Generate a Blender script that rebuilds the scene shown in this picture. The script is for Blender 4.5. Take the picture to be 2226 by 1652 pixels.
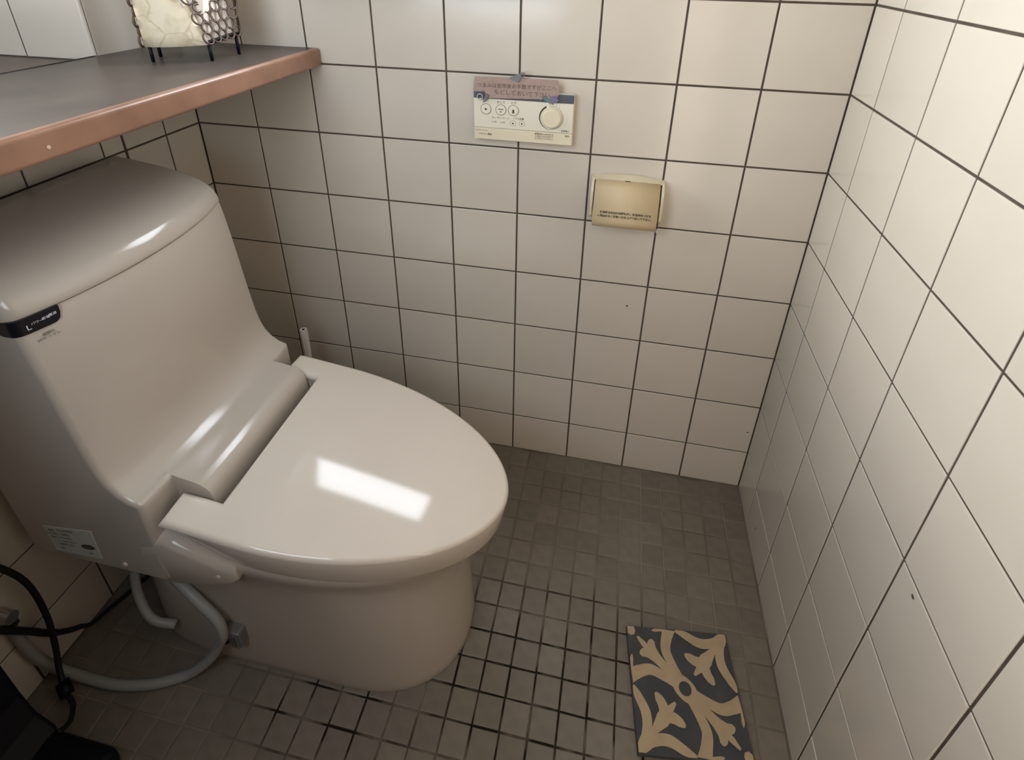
import bpy, bmesh, math, random
from math import sin, cos, pi, sqrt, radians
from mathutils import Matrix, Vector

random.seed(7)
SC = bpy.context.scene
COL = SC.collection
for o in list(bpy.data.objects):
    bpy.data.objects.remove(o, do_unlink=True)

# ------------------------------------------------------------------ camera, sky, light, exposure
cam_d = bpy.data.cameras.new('camera')
cam = bpy.data.objects.new('camera', cam_d)
COL.objects.link(cam)
cam_d.sensor_fit = 'HORIZONTAL'
cam_d.sensor_width = 36.0
cam_d.lens = 19.03346
cam_d.shift_x = -0.0075126
cam_d.shift_y = -0.160796
cam_d.clip_start = 0.01
R = [[0.981678, 0.189567, 0.019322], [0.099847, -0.425374, -0.899493], [-0.162295, 0.884941, -0.436508]]
CP = Vector((0.9497476, -1.0554063, 1.2391632))
M = Matrix.Identity(4)
for i in range(3):
    M[i][0] = R[0][i]
    M[i][1] = -R[1][i]
    M[i][2] = -R[2][i]
    M[i][3] = CP[i]
cam.matrix_world = M
SC.camera = cam

world = bpy.data.worlds.new('world')
SC.world = world
world.use_nodes = True
bg = world.node_tree.nodes['Background']
bg.inputs[0].default_value = (1.0, 0.85, 0.67, 1)      # warm daylit hallway / overcast sky
bg.inputs[1].default_value = 3.0

WINDOW_STRENGTH = 13.0                                  # frosted louvres with the day behind them
DOOR_FILL_STRENGTH = 6.2                               # glowing pane added in the unseen door to light the back wall
NICHE_WINDOW_STRENGTH = 1.0                             # frosted window at the back of the niche, left of the view
niche_l = bpy.data.lights.new('niche_daylight', 'AREA')
niche_l.shape = 'RECTANGLE'; niche_l.size = 0.40; niche_l.size_y = 0.60
niche_l.energy = 7.0; niche_l.color = (0.98, 0.98, 0.95); niche_l.spread = radians(80)
niche_o = bpy.data.objects.new('niche_daylight', niche_l)
COL.objects.link(niche_o)
niche_o.location = (-0.40, -0.47, 1.50)
niche_o.rotation_euler = (0, radians(-90), 0)
SC.view_settings.view_transform = 'Standard'
SC.view_settings.look = 'None'
SC.view_settings.gamma = 1.0
SC.view_settings.use_curve_mapping = False
SC.view_settings.exposure = 0.05

# ------------------------------------------------------------------ materials
def mat(name, color=(0.8, 0.8, 0.8), rough=0.5, spec=0.5, metal=0.0, coat=0.0, var=0.0, noise=None, bump=None, obj_var=0.0):
    """noise=(scale, colour2, low, high): patches of a second colour; bump=(scale, strength, distance)."""
    m = bpy.data.materials.new(name)
    m.use_nodes = True
    nt = m.node_tree
    N, L = nt.nodes, nt.links
    b = N['Principled BSDF']
    b.inputs['Base Color'].default_value = (*color, 1)
    b.inputs['Roughness'].default_value = rough
    b.inputs['Specular IOR Level'].default_value = spec
    b.inputs['Metallic'].default_value = metal
    b.inputs['Coat Weight'].default_value = coat
    tc = N.new('ShaderNodeTexCoord')
    out = None
    if noise:
        sc, c2, lo, hi = noise
        n = N.new('ShaderNodeTexNoise')
        n.inputs['Scale'].default_value = sc
        n.inputs['Detail'].default_value = 6
        L.new(tc.outputs['Object'], n.inputs['Vector'])
        r = N.new('ShaderNodeMapRange')
        r.inputs['From Min'].default_value = lo
        r.inputs['From Max'].default_value = hi
        L.new(n.outputs['Fac'], r.inputs['Value'])
        mx = N.new('ShaderNodeMix')
        mx.data_type = 'RGBA'
        mx.inputs[6].default_value = (*color, 1)
        mx.inputs[7].default_value = (*c2, 1)
        L.new(r.outputs['Result'], mx.inputs[0])
        out = mx.outputs[2]
    if obj_var:
        oi = N.new('ShaderNodeObjectInfo')
        r = N.new('ShaderNodeMapRange')
        r.inputs['To Min'].default_value = 1 - obj_var
        r.inputs['To Max'].default_value = 1 + obj_var
        L.new(oi.outputs['Random'], r.inputs['Value'])
        vm = N.new('ShaderNodeVectorMath')
        vm.operation = 'SCALE'
        if out is None:
            vm.inputs[0].default_value = color
        else:
            L.new(out, vm.inputs[0])
        L.new(r.outputs['Result'], vm.inputs['Scale'])
        out = vm.outputs[0]
    if out is not None:
        L.new(out, b.inputs['Base Color'])
    if bump:
        sc, st, di = bump
        n = N.new('ShaderNodeTexNoise')
        n.inputs['Scale'].default_value = sc
        n.inputs['Detail'].default_value = 3
        L.new(tc.outputs['Object'], n.inputs['Vector'])
        bp = N.new('ShaderNodeBump')
        bp.inputs['Strength'].default_value = st
        bp.inputs['Distance'].default_value = di
        L.new(n.outputs['Fac'], bp.inputs['Height'])
        L.new(bp.outputs['Normal'], b.inputs['Normal'])
    return m

def emit(name, color, strength):
    m = bpy.data.materials.new(name)
    m.use_nodes = True
    nt = m.node_tree
    nt.nodes.clear()
    e = nt.nodes.new('ShaderNodeEmission')
    e.inputs[0].default_value = (*color, 1)
    e.inputs[1].default_value = strength
    o = nt.nodes.new('ShaderNodeOutputMaterial')
    nt.links.new(e.outputs[0], o.inputs[0])
    return m

M_TILE = mat('wall_tile_glaze', (0.61, 0.56, 0.49), 0.16, 0.5, obj_var=0.03, noise=(9, (0.585, 0.535, 0.463), 0.35, 0.7), bump=(14, 0.05, 0.004))
M_GROUT = mat('wall_grout', (0.075, 0.057, 0.045), 0.9, 0.2, noise=(30, (0.10, 0.08, 0.065), 0.4, 0.7))
M_MOSAIC = mat('floor_mosaic', (0.20, 0.17, 0.138), 0.42, 0.4, obj_var=0.09, noise=(45, (0.165, 0.14, 0.113), 0.4, 0.75), bump=(160, 0.12, 0.002))
M_PLASTER = mat('plaster', (0.74, 0.71, 0.66), 0.8, 0.2)
M_WOODWALL = mat('front_wall_wood', (0.42, 0.28, 0.17), 0.6, 0.3, noise=(6, (0.36, 0.235, 0.14), 0.4, 0.7))
M_CERAMIC = mat('toilet_ceramic', (0.50, 0.445, 0.385), 0.14, 0.5)
M_PLASTIC = mat('toilet_plastic', (0.69, 0.625, 0.55), 0.08, 0.5, noise=(3, (0.64, 0.57, 0.495), 0.35, 0.7))
M_DARKGAP = mat('dark_gap_fill', (0.02, 0.019, 0.018), 0.5)  # dark fill for painted seam shade, shelf joint and tank underside
M_BADGE = mat('badge_gloss', (0.008, 0.008, 0.014), 0.22)
M_WHITE = mat('print_white', (0.75, 0.76, 0.80), 0.5)
M_INK = mat('print_ink', (0.045, 0.04, 0.032), 0.6)
M_INKSOFT = mat('print_ink_soft', (0.20, 0.185, 0.155), 0.6)
M_INKBROWN = mat('print_brown', (0.10, 0.065, 0.025), 0.6)
M_STICKER = mat('paper_sticker', (0.62, 0.64, 0.60), 0.5)
M_WOODEDGE = mat('shelf_edge_veneer', (0.30, 0.162, 0.105), 0.30, 0.5, noise=(18, (0.215, 0.112, 0.072), 0.4, 0.75))
M_SHELFTOP = mat('shelf_top_laminate', (0.095, 0.077, 0.066), 0.36, 0.3, noise=(10, (0.066, 0.053, 0.046), 0.35, 0.7))
M_REMOTE = mat('remote_plastic', (0.72, 0.675, 0.565), 0.4)
M_REMOTE2 = mat('remote_flap_plastic', (0.70, 0.635, 0.475), 0.42)
M_STRIP = mat('remote_strip', (0.085, 0.095, 0.125), 0.35)
M_NOTE = mat('note_card', (0.37, 0.275, 0.245), 0.85, 0.2, noise=(60, (0.33, 0.245, 0.205), 0.4, 0.7))
M_NOTEINK = mat('note_ink', (0.15, 0.10, 0.088), 0.8)
M_CLIP = mat('clip_metal', (0.20, 0.20, 0.22), 0.4, 0.5, 0.6)
M_HOLDER = mat('holder_plastic', (0.66, 0.59, 0.44), 0.35, noise=(14, (0.62, 0.54, 0.38), 0.4, 0.7))
M_FLAP = mat('holder_flap_plastic', (0.56, 0.445, 0.275), 0.5)
M_HOSE = mat('hose_plastic', (0.33, 0.33, 0.31), 0.4)
M_BLACK = mat('black_plastic', (0.005, 0.005, 0.009), 0.5, 0.2)
M_BLACKRUB = mat('cord_rubber', (0.009, 0.008, 0.007), 0.5)
M_CREAM = None
M_RING = mat('ring_metal', (0.11, 0.075, 0.06), 0.45, 0.5, 0.3)
M_RINGBROWN = mat('ring_rust', (0.10, 0.055, 0.035), 0.6)
M_CORE = mat('lantern_core', (0.70, 0.62, 0.54), 0.7)
M_NAVY = mat('cement_tile_navy', (0.055, 0.058, 0.062), 0.75, 0.3, noise=(25, (0.075, 0.078, 0.08), 0.4, 0.75))
M_SAND = mat('cement_tile_sand', (0.47, 0.36, 0.225), 0.75, 0.3, noise=(40, (0.41, 0.305, 0.185), 0.4, 0.75))
M_CHROME = mat('chrome', (0.55, 0.55, 0.55), 0.2, 0.5, 1.0)
M_BOLT = mat('bolt_cover_plastic', (0.16, 0.155, 0.145), 0.35)
M_ALU = mat('window_aluminium', (0.5, 0.5, 0.48), 0.4, 0.5, 0.7)
M_TEAL = mat('flower_teal', (0.10, 0.20, 0.21), 0.6)
M_VIOLET = mat('flower_violet', (0.17, 0.14, 0.24), 0.6)
M_DAY = emit('frosted_daylight', (0.90, 0.97, 1.04), WINDOW_STRENGTH)

def crackle_material():
    m = mat('crackled_cream', (0.80, 0.70, 0.50), 0.55)
    nt = m.node_tree
    N, L = nt.nodes, nt.links
    b = N['Principled BSDF']
    tc = N.new('ShaderNodeTexCoord')
    n0 = N.new('ShaderNodeTexNoise'); n0.inputs['Scale'].default_value = 18; n0.inputs['Detail'].default_value = 5
    add = N.new('ShaderNodeVectorMath'); add.operation = 'MULTIPLY_ADD'
    add.inputs[1].default_value = (0.05, 0.05, 0.05)
    L.new(tc.outputs['Object'], n0.inputs['Vector'])
    L.new(n0.outputs['Color'], add.inputs[0]); L.new(tc.outputs['Object'], add.inputs[2])
    v = N.new('ShaderNodeTexVoronoi'); v.feature = 'DISTANCE_TO_EDGE'; v.inputs['Scale'].default_value = 22
    L.new(add.outputs[0], v.inputs['Vector'])
    r = N.new('ShaderNodeMapRange'); r.inputs['From Max'].default_value = 0.05
    L.new(v.outputs['Distance'], r.inputs['Value'])
    n1 = N.new('ShaderNodeTexNoise'); n1.inputs['Scale'].default_value = 30; n1.inputs['Detail'].default_value = 6
    L.new(tc.outputs['Object'], n1.inputs['Vector'])
    r1 = N.new('ShaderNodeMapRange'); r1.inputs['From Min'].default_value = 0.5; r1.inputs['From Max'].default_value = 0.72
    L.new(n1.outputs['Fac'], r1.inputs['Value'])
    mx0 = N.new('ShaderNodeMix'); mx0.data_type = 'RGBA'
    mx0.inputs[6].default_value = (0.66, 0.58, 0.43, 1); mx0.inputs[7].default_value = (0.50, 0.42, 0.28, 1)
    L.new(r1.outputs['Result'], mx0.inputs[0])
    mx = N.new('ShaderNodeMix'); mx.data_type = 'RGBA'
    mx.inputs[6].default_value = (0.48, 0.40, 0.27, 1)
    L.new(mx0.outputs[2], mx.inputs[7])
    L.new(r.outputs['Result'], mx.inputs[0])
    L.new(mx.outputs[2], b.inputs['Base Color'])
    return m
M_CREAM = crackle_material()

def floor_grout_material():
    """Dirty dark joints in patches that fade into clean tan joints."""
    m = mat('floor_grout', (0.03, 0.022, 0.015), 0.9, 0.2)
    nt = m.node_tree
    N, L = nt.nodes, nt.links
    b = N['Principled BSDF']
    tc = N.new('ShaderNodeTexCoord')
    def spot(cx, cy, r0, r1, sx=1.0):
        mp = N.new('ShaderNodeVectorMath'); mp.operation = 'SUBTRACT'; mp.inputs[1].default_value = (cx, cy, 0)
        L.new(tc.outputs['Object'], mp.inputs[0])
        ml = N.new('ShaderNodeVectorMath'); ml.operation = 'MULTIPLY'; ml.inputs[1].default_value = (sx, 1, 0)
        L.new(mp.outputs[0], ml.inputs[0])
        le = N.new('ShaderNodeVectorMath'); le.operation = 'LENGTH'
        L.new(ml.outputs[0], le.inputs[0])
        r = N.new('ShaderNodeMapRange'); r.interpolation_type = 'SMOOTHSTEP'
        r.inputs['From Min'].default_value = r0; r.inputs['From Max'].default_value = r1
        r.inputs['To Min'].default_value = 1; r.inputs['To Max'].default_value = 0
        L.new(le.outputs['Value'], r.inputs['Value'])
        return r.outputs['Result']
    a = spot(0.93, -0.52, 0.13, 0.25, 0.72)
    c = spot(0.55, -0.64, 0.02, 0.14, 0.45)
    mx = N.new('ShaderNodeMath'); mx.operation = 'MAXIMUM'
    L.new(a, mx.inputs[0]); L.new(c, mx.inputs[1])
    n = N.new('ShaderNodeTexNoise'); n.inputs['Scale'].default_value = 16; n.inputs['Detail'].default_value = 4
    L.new(tc.outputs['Object'], n.inputs['Vector'])
    r2 = N.new('ShaderNodeMapRange'); r2.inputs['From Min'].default_value = 0.3; r2.inputs['From Max'].default_value = 0.6
    r2.inputs['To Min'].default_value = 0.25; r2.inputs['To Max'].default_value = 1.15
    L.new(n.outputs['Fac'], r2.inputs['Value'])
    mu = N.new('ShaderNodeMath'); mu.operation = 'MULTIPLY'; mu.use_clamp = True
    L.new(mx.outputs[0], mu.inputs[0]); L.new(r2.outputs['Result'], mu.inputs[1])
    base = N.new('ShaderNodeMix'); base.data_type = 'RGBA'
    n3 = N.new('ShaderNodeTexNoise'); n3.inputs['Scale'].default_value = 7
    L.new(tc.outputs['Object'], n3.inputs['Vector'])
    r3 = N.new('ShaderNodeMapRange'); r3.inputs['From Min'].default_value = 0.4; r3.inputs['From Max'].default_value = 0.62
    L.new(n3.outputs['Fac'], r3.inputs['Value'])
    base.inputs[6].default_value = (0.25, 0.21, 0.168, 1); base.inputs[7].default_value = (0.165, 0.135, 0.107, 1)
    L.new(r3.outputs['Result'], base.inputs[0])
    mix = N.new('ShaderNodeMix'); mix.data_type = 'RGBA'
    L.new(mu.outputs[0], mix.inputs[0])
    L.new(base.outputs[2], mix.inputs[6])
    mix.inputs[7].default_value = (0.014, 0.009, 0.005, 1)
    L.new(mix.outputs[2], b.inputs['Base Color'])
    return m
M_FGROUT = floor_grout_material()

# ------------------------------------------------------------------ helpers
def link(o, parent=None):
    COL.objects.link(o)
    if parent is not None:
        o.parent = parent
    return o

def mesh_obj(name, verts, faces, material, parent=None, smooth=False):
    me = bpy.data.meshes.new(name)
    me.from_pydata([tuple(v) for v in verts], [], faces)
    bm = bmesh.new(); bm.from_mesh(me)
    bmesh.ops.recalc_face_normals(bm, faces=bm.faces)
    bm.to_mesh(me); bm.free()
    if smooth:
        me.polygons.foreach_set('use_smooth', [True] * len(me.polygons))
    me.materials.append(material)
    return link(bpy.data.objects.new(name, me), parent)

def bm_obj(name, bm, material, parent=None, smooth=False):
    me = bpy.data.meshes.new(name)
    bmesh.ops.recalc_face_normals(bm, faces=bm.faces)
    bm.to_mesh(me); bm.free()
    if smooth:
        me.polygons.foreach_set('use_smooth', [True] * len(me.polygons))
    me.materials.append(material)
    return link(bpy.data.objects.new(name, me), parent)

def bm_box(bm, lo, hi, bev=0.0, seg=2):
    r = bmesh.ops.create_cube(bm, size=1.0)
    vs = r['verts']
    for v in vs:
        v.co = Vector([lo[i] + (v.co[i] + 0.5) * (hi[i] - lo[i]) for i in range(3)])
    if bev:
        es = list({e for v in vs for e in v.link_edges})
        bmesh.ops.bevel(bm, geom=es, offset=bev, segments=seg, affect='EDGES', profile=0.5, clamp_overlap=True)

def box(name, lo, hi, material, parent=None, bev=0.0, seg=2, smooth=False):
    bm = bmesh.new()
    bm_box(bm, lo, hi, bev, seg)
    return bm_obj(name, bm, material, parent, smooth)

def bevel_mod(o, w, seg=3, ang=35):
    m = o.modifiers.new('bevel', 'BEVEL')
    m.width = w; m.segments = seg; m.limit_method = 'ANGLE'; m.angle_limit = radians(ang)
    m.harden_normals = False
    return o

def empty(name, loc=(0, 0, 0), rotz=0.0):
    o = bpy.data.objects.new(name, None)
    o.empty_display_size = 0.05
    o.location = loc; o.rotation_euler = (0, 0, rotz)
    return link(o)

def tag(o, label, cat, group=None):
    o['label'] = label; o['category'] = cat
    if group:
        o['group'] = group
    return o

def struct(o):
    o['kind'] = 'structure'
    return o

def spline_pts(ps, n=8):
    """Catmull-Rom through the points."""
    ps = [Vector(p) for p in ps]
    out = []
    for i in range(len(ps) - 1):
        p0 = ps[max(i - 1, 0)]; p1 = ps[i]; p2 = ps[i + 1]; p3 = ps[min(i + 2, len(ps) - 1)]
        for k in range(n):
            t = k / n
            out.append(0.5 * ((2 * p1) + (p2 - p0) * t + (2 * p0 - 5 * p1 + 4 * p2 - p3) * t * t + (3 * p1 - p0 - 3 * p2 + p3) * t ** 3))
    out.append(ps[-1])
    return out

def tube(name, ps, r, material, parent=None, n=6, sides=10):
    pts = spline_pts(ps, n) if n > 1 else [Vector(p) for p in ps]
    V, F = [], []
    prev = None
    for i, p in enumerate(pts):
        t = (pts[min(i + 1, len(pts) - 1)] - pts[max(i - 1, 0)]).normalized()
        if prev is None:
            a = Vector((0, 0, 1)) if abs(t.z) < 0.9 else Vector((1, 0, 0))
            u = t.cross(a).normalized()
        else:
            u = (prev - t * prev.dot(t)).normalized()
        prev = u
        w = t.cross(u)
        rr = r[min(i * len(r) // len(pts), len(r) - 1)] if isinstance(r, (list, tuple)) else r
        for k in range(sides):
            a = 2 * pi * k / sides
            V.append(p + (u * cos(a) + w * sin(a)) * rr)
    m = len(pts)
    for i in range(m - 1):
        for k in range(sides):
            k2 = (k + 1) % sides
            F.append((i * sides + k, i * sides + k2, (i + 1) * sides + k2, (i + 1) * sides + k))
    F.append(tuple(range(sides))); F.append(tuple((m - 1) * sides + k for k in range(sides)))
    return mesh_obj(name, V, F, material, parent, True)

def lathe(name, prof, loc, axis, material, parent=None, seg=28):
    """prof: (radius, height along axis) pairs."""
    ax = Vector(axis).normalized()
    u = ax.orthogonal().normalized(); w = ax.cross(u)
    V, F = [], []
    for r, h in prof:
        for k in range(seg):
            a = 2 * pi * k / seg
            V.append(Vector(loc) + ax * h + (u * cos(a) + w * sin(a)) * r)
    for i in range(len(prof) - 1):
        for k in range(seg):
            k2 = (k + 1) % seg
            F.append((i * seg + k, i * seg + k2, (i + 1) * seg + k2, (i + 1) * seg + k))
    F.append(tuple(range(seg))); F.append(tuple((len(prof) - 1) * seg + k for k in range(seg)))
    o = mesh_obj(name, V, F, material, parent)
    for p in o.data.polygons:
        p.use_smooth = len(p.vertices) == 4
    bevel = o.modifiers.new('edges', 'EDGE_SPLIT'); bevel.split_angle = radians(50)
    return o

def text(name, s, size, loc, xdir, ydir, material, parent, align='CENTER', ext=0.0001, bold=0.0):
    """Flat print: xdir the reading direction, ydir up the letters."""
    c = bpy.data.curves.new(name, 'FONT')
    c.body = s; c.size = size * TS; c.align_x = align; c.align_y = 'CENTER'
    c.extrude = ext * TS; c.resolution_u = 2; c.offset = bold * TS
    c.materials.append(material)
    o = bpy.data.objects.new(name, c)
    x = Vector(xdir).normalized(); z = x.cross(Vector(ydir)).normalized(); y = z.cross(x)
    mw = Matrix.Identity(4)
    for i in range(3):
        mw[i][0] = x[i]; mw[i][1] = y[i]; mw[i][2] = z[i]; mw[i][3] = loc[i]
    link(o, parent)
    o.matrix_local = mw
    TEXTS.append(o)
    return o
TEXTS = []
TS = 200.0     # letters are filled at a large size and shrunk, tiny outlines do not fill cleanly

# ------------------------------------------------------------------ the room
W = 1.35           # back wall length
P0 = 0.1222        # cut bottom row of tiles
T = 0.15
H = 2.25
YF = -1.15         # wall with the doorway behind the camera
rows = [(0.0, P0)] + [(P0 + T * k, P0 + T * (k + 1)) for k in range(8)]     # up to 1.322
SILL = rows[-1][1]
rows_up = [(SILL + T * k, min(H, SILL + T * (k + 1))) for k in range(7)]
WX0, WX1, WZ0, WZ1 = 0.30, 0.75, rows[7][1], rows[7][1] + 0.32                          # the louvred window

_tile_cache = {}
def tile_mesh(w, h, joint=0.0036, b=0.0011, depth=0.0035, name='tile', material=None, recess=0.0):
    key = (round(w, 4), round(h, 4), name, joint)
    if key in _tile_cache:
        return _tile_cache[key]
    a, c = (w - joint) / 2, (h - joint) / 2
    V, F = [], []
    for ins, d in ((b, 0.0), (b * 0.3, b * 0.3), (0, b), (0, depth)):
        V += [(-a + ins, d, -c + ins), (a - ins, d, -c + ins), (a - ins, d, c - ins), (-a + ins, d, c - ins)]
    F.append((0, 1, 2, 3))
    for r in range(3):
        for k in range(4):
            k2 = (k + 1) % 4
            F.append((r * 4 + k, (r + 1) * 4 + k, (r + 1) * 4 + k2, r * 4 + k2))
    me = bpy.data.meshes.new(name)
    me.from_pydata(V, [], F)
    bm = bmesh.new(); bm.from_mesh(me)
    bmesh.ops.recalc_face_normals(bm, faces=bm.faces)
    me2 = me
    # the open back leaves the face winding ambiguous: make the big face look to -y
    bm.faces.ensure_lookup_table()
    if bm.faces[0].normal.y > 0:
        bmesh.ops.reverse_faces(bm, faces=bm.faces)
    bm.to_mesh(me2); bm.free()
    me2.materials.append(material or M_TILE)
    _tile_cache[key] = me2
    return me2

GR = 0.0016  # how far the joints lie behind the tile faces
def lay(parent, fn, cols, rws, skip=None, joint=0.0036, jitter=0.0022):
    """one object for each tile; fn(u, z) -> (location, rotation about z)"""
    for (u0, u1) in cols:
        for (z0, z1) in rws:
            if skip and skip(u0, u1, z0, z1):
                continue
            o = bpy.data.objects.new('tile', tile_mesh(u1 - u0, z1 - z0, joint))
            loc, rz = fn((u0 + u1) / 2, (z0 + z1) / 2)
            o.location = loc
            o.rotation_euler = (random.uniform(-jitter, jitter), 0, rz + random.uniform(-jitter, jitter))
            link(o, parent)

def lay_joined(parent, fn, cols, rws, skip=None, joint=0.0036):
    V, F = [], []
    for (u0, u1) in cols:
        for (z0, z1) in rws:
            if skip and skip(u0, u1, z0, z1):
                continue
            me = tile_mesh(u1 - u0, z1 - z0, joint)
            loc, rz = fn((u0 + u1) / 2, (z0 + z1) / 2)
            mt = Matrix.Translation(loc) @ Matrix.Rotation(rz, 4, 'Z')
            n = len(V)
            V += [mt @ v.co for v in me.vertices]
            F += [tuple(i + n for i in p.vertices) for p in me.polygons]
    me = bpy.data.meshes.new('upper_tiles')
    me.from_pydata([tuple(v) for v in V], [], F)
    me.materials.append(M_TILE)
    o = link(bpy.data.objects.new('upper_tiles', me), parent)
    o['kind'] = 'stuff'
    return o

# back wall (plane y = 0)
bm = bmesh.new()
D = 0.12
bm_box(bm, (-0.45, GR, 0), (WX0, D, H)); bm_box(bm, (WX1, GR, 0), (W + 0.12, D, H))
bm_box(bm, (WX0, GR, 0), (WX1, D, WZ0)); bm_box(bm, (WX0, GR, WZ1), (WX1, D, H))
wall_back = struct(bm_obj('wall_back', bm, M_GROUT))
cols_b = [(T * k, T * (k + 1)) for k in range(9)]
fb = lambda u, z: ((u, 0.0, z), 0.0)
inwin = lambda u0, u1, z0, z1: u0 < WX1 - 0.01 and u1 > WX0 + 0.01 and z0 < WZ1 - 0.01 and z1 > WZ0 + 0.01
lay(wall_back, fb, cols_b, rows, inwin)
lay_joined(wall_back, fb, cols_b, rows_up, inwin)

# right wall (plane x = W)
wall_right = struct(box('wall_right', (W + GR, YF - 0.1, 0), (W + 0.12, 0.0, H), M_GROUT))
r0 = 0.103
cols_r = [(0.0, r0)] + [(r0 + T * k, r0 + T * (k + 1)) for k in range(8)]
fr = lambda u, z: ((W, -u, z), -pi / 2)
lay(wall_right, fr, cols_r, rows)
lay_joined(wall_right, fr, cols_r, rows_up)

# left wall (plane x = 0) with a deep niche above the shelf
NICHE_Y, NICHE_Z = -0.2065, 1.045
bm = bmesh.new()
bm_box(bm, (-0.12, YF, 0), (-GR, 0.0, NICHE_Z - 0.004))
bm_box(bm, (-0.12, NICHE_Y + GR, NICHE_Z - 0.004), (-GR, 0.0, H))
bm_box(bm, (-0.45, NICHE_Y + GR, 0), (-0.12, 0.0, H))
bm_box(bm, (-0.45, YF, 0), (-0.12, NICHE_Y + GR, NICHE_Z - 0.004))
bm_box(bm, (-0.52, YF, 0), (-0.45, 0.0, H))
wall_left = struct(bm_obj('wall_left', bm, M_GROUT))
cols_l1 = [(0.0, 0.0975), (0.0975, 0.2005)]
cols_l2 = [(0.2025, 0.249), (0.249, 0.396), (0.396, 0.546), (0.546, 0.696), (0.696, 0.846), (0.846, 0.996), (0.996, 1.146)]
fl = lambda u, z: ((0.0, -u, z), pi / 2)
low = [r for r in rows if r[0] < 1.0][:-1] + [(rows[6][0], rows[6][1])] if False else [r for r in rows if r[1] <= 1.03]
lay(wall_left, fl, cols_l1, rows)
lay(wall_left, fl, cols_l2, low)
lay_joined(wall_left, fl, cols_l1, rows_up)
# the tiled cheek of the niche, facing the viewer (plane y = NICHE_Y)
ff = lambda u, z: ((-u, NICHE_Y, z), 0.0)
cols_n = [(0.0, 0.15), (0.15, 0.30), (0.30, 0.45)]
rows_n = [(NICHE_Z, rows[7][1]), rows[8]] + rows_up
lay(wall_left, ff, cols_n, rows_n[:2])
lay_joined(wall_left, ff, cols_n, rows_n[2:])
# rounded corner strip between niche cheek and left wall
V, F = [], []
n = 8
for k in range(n + 1):
    a = pi / 2 * k / n
    for z in (NICHE_Z, H):
        V.append((-0.006 + 0.006 * sin(a) + 0.0006, NICHE_Y + 0.006 - 0.006 * cos(a) - 0.0006, z))
for k in range(n):
    F.append((2 * k, 2 * k + 1, 2 * k + 3, 2 * k + 2))
mesh_obj('corner_bead', V, F, M_TILE, wall_left, True)
# niche floor board
sill = box('niche_sill', (-0.45, YF, NICHE_Z - 0.004), (-0.001, NICHE_Y, NICHE_Z), mat('niche_sill_board', (0.115, 0.085, 0.07), 0.4, noise=(8, (0.08, 0.06, 0.05), 0.4, 0.7)), wall_left)

# frosted window closing the niche
win2 = struct(empty('window_2', (-0.445, -0.52, 1.10)))
bm = bmesh.new()
bm_box(bm, (-0.005, -0.29, 0), (0.02, 0.29, 0.02)); bm_box(bm, (-0.005, -0.29, 0.78), (0.02, 0.29, 0.80))
bm_box(bm, (-0.005, -0.29, 0.02), (0.02, -0.27, 0.78)); bm_box(bm, (-0.005, 0.27, 0.02), (0.02, 0.29, 0.78))
bm_obj('window_frame', bm, M_ALU, win2)
box('frosted_pane', (-0.004, -0.27, 0.02), (0.004, 0.27, 0.78), emit('frosted_niche_glass', (0.98, 0.97, 0.93), NICHE_WINDOW_STRENGTH), win2)

# small chips and specks on the glaze
def chip(parent, loc, rz, r):
    V = [(r * cos(2 * pi * k / 9) * random.uniform(0.7, 1.1), -0.0002, r * sin(2 * pi * k / 9) * random.uniform(0.7, 1.1)) for k in range(9)]
    o = mesh_obj('glaze_chip', V, [tuple(range(9))], M_GROUT, parent)
    o.location = loc; o.rotation_euler = (0, 0, rz)
chip(wall_back, (1.0105, 0, 0.5162), 0, 0.0028)
chip(wall_back, (1.3363, 0, 0.1905), 0, 0.0025)
chip(wall_right, (W - 0.0006, -0.5897, 0.559), -pi / 2, 0.0028)
chip(wall_right, (W - 0.0006, -0.162, 0.065), -pi / 2, 0.0028)

# wall behind the camera with a door holding the added glow pane, ceiling
bm = bmesh.new()
DX0, DX1, DH = 0.04, 0.74, 1.95
GX0, GX1 = 1.13, 1.32      # opening to the daylit hallway
bm_box(bm, (-0.52, YF - 0.1, 0), (DX0, YF, H)); bm_box(bm, (DX1, YF - 0.1, 0), (GX0, YF, H)); bm_box(bm, (GX1, YF - 0.1, 0), (W, YF, H)); bm_box(bm, (DX0, YF - 0.1, DH), (DX1, YF, H)); bm_box(bm, (GX0, YF - 0.1, DH), (GX1, YF, H))
wall_front = struct(bm_obj('wall_front', bm, M_WOODWALL))
ceiling = struct(box('ceiling', (-0.52, YF - 0.1, H), (W + 0.12, 0.12, H + 0.08), M_PLASTER))
door = struct(empty('door_1', ((DX0 + DX1) / 2, YF, 0)))
dw = (DX1 - DX0) / 2
GZ0, GZ1 = 1.00, 1.85
bm = bmesh.new()
bm_box(bm, (-dw, -0.05, 0.008), (dw, -0.01, GZ0)); bm_box(bm, (-dw, -0.05, GZ1), (dw, -0.01, DH))
bm_box(bm, (-dw, -0.05, GZ0), (-dw + 0.06, -0.01, GZ1)); bm_box(bm, (dw - 0.06, -0.05, GZ0), (dw, -0.01, GZ1))
bm_obj('door_leaf', bm, M_WOODWALL, door)
box('added_glow_pane', (-dw + 0.06, -0.034, GZ0), (dw - 0.06, -0.026, GZ1), emit('fill_glow', (0.86, 0.96, 1.06), DOOR_FILL_STRENGTH), door)  # fill light added from the camera side
M_DOOR = mat('door_dark_wood', (0.13, 0.085, 0.055), 0.55, 0.3, noise=(6, (0.10, 0.065, 0.04), 0.4, 0.7))
bpy.data.objects['door_leaf'].data.materials[0] = M_DOOR
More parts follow.
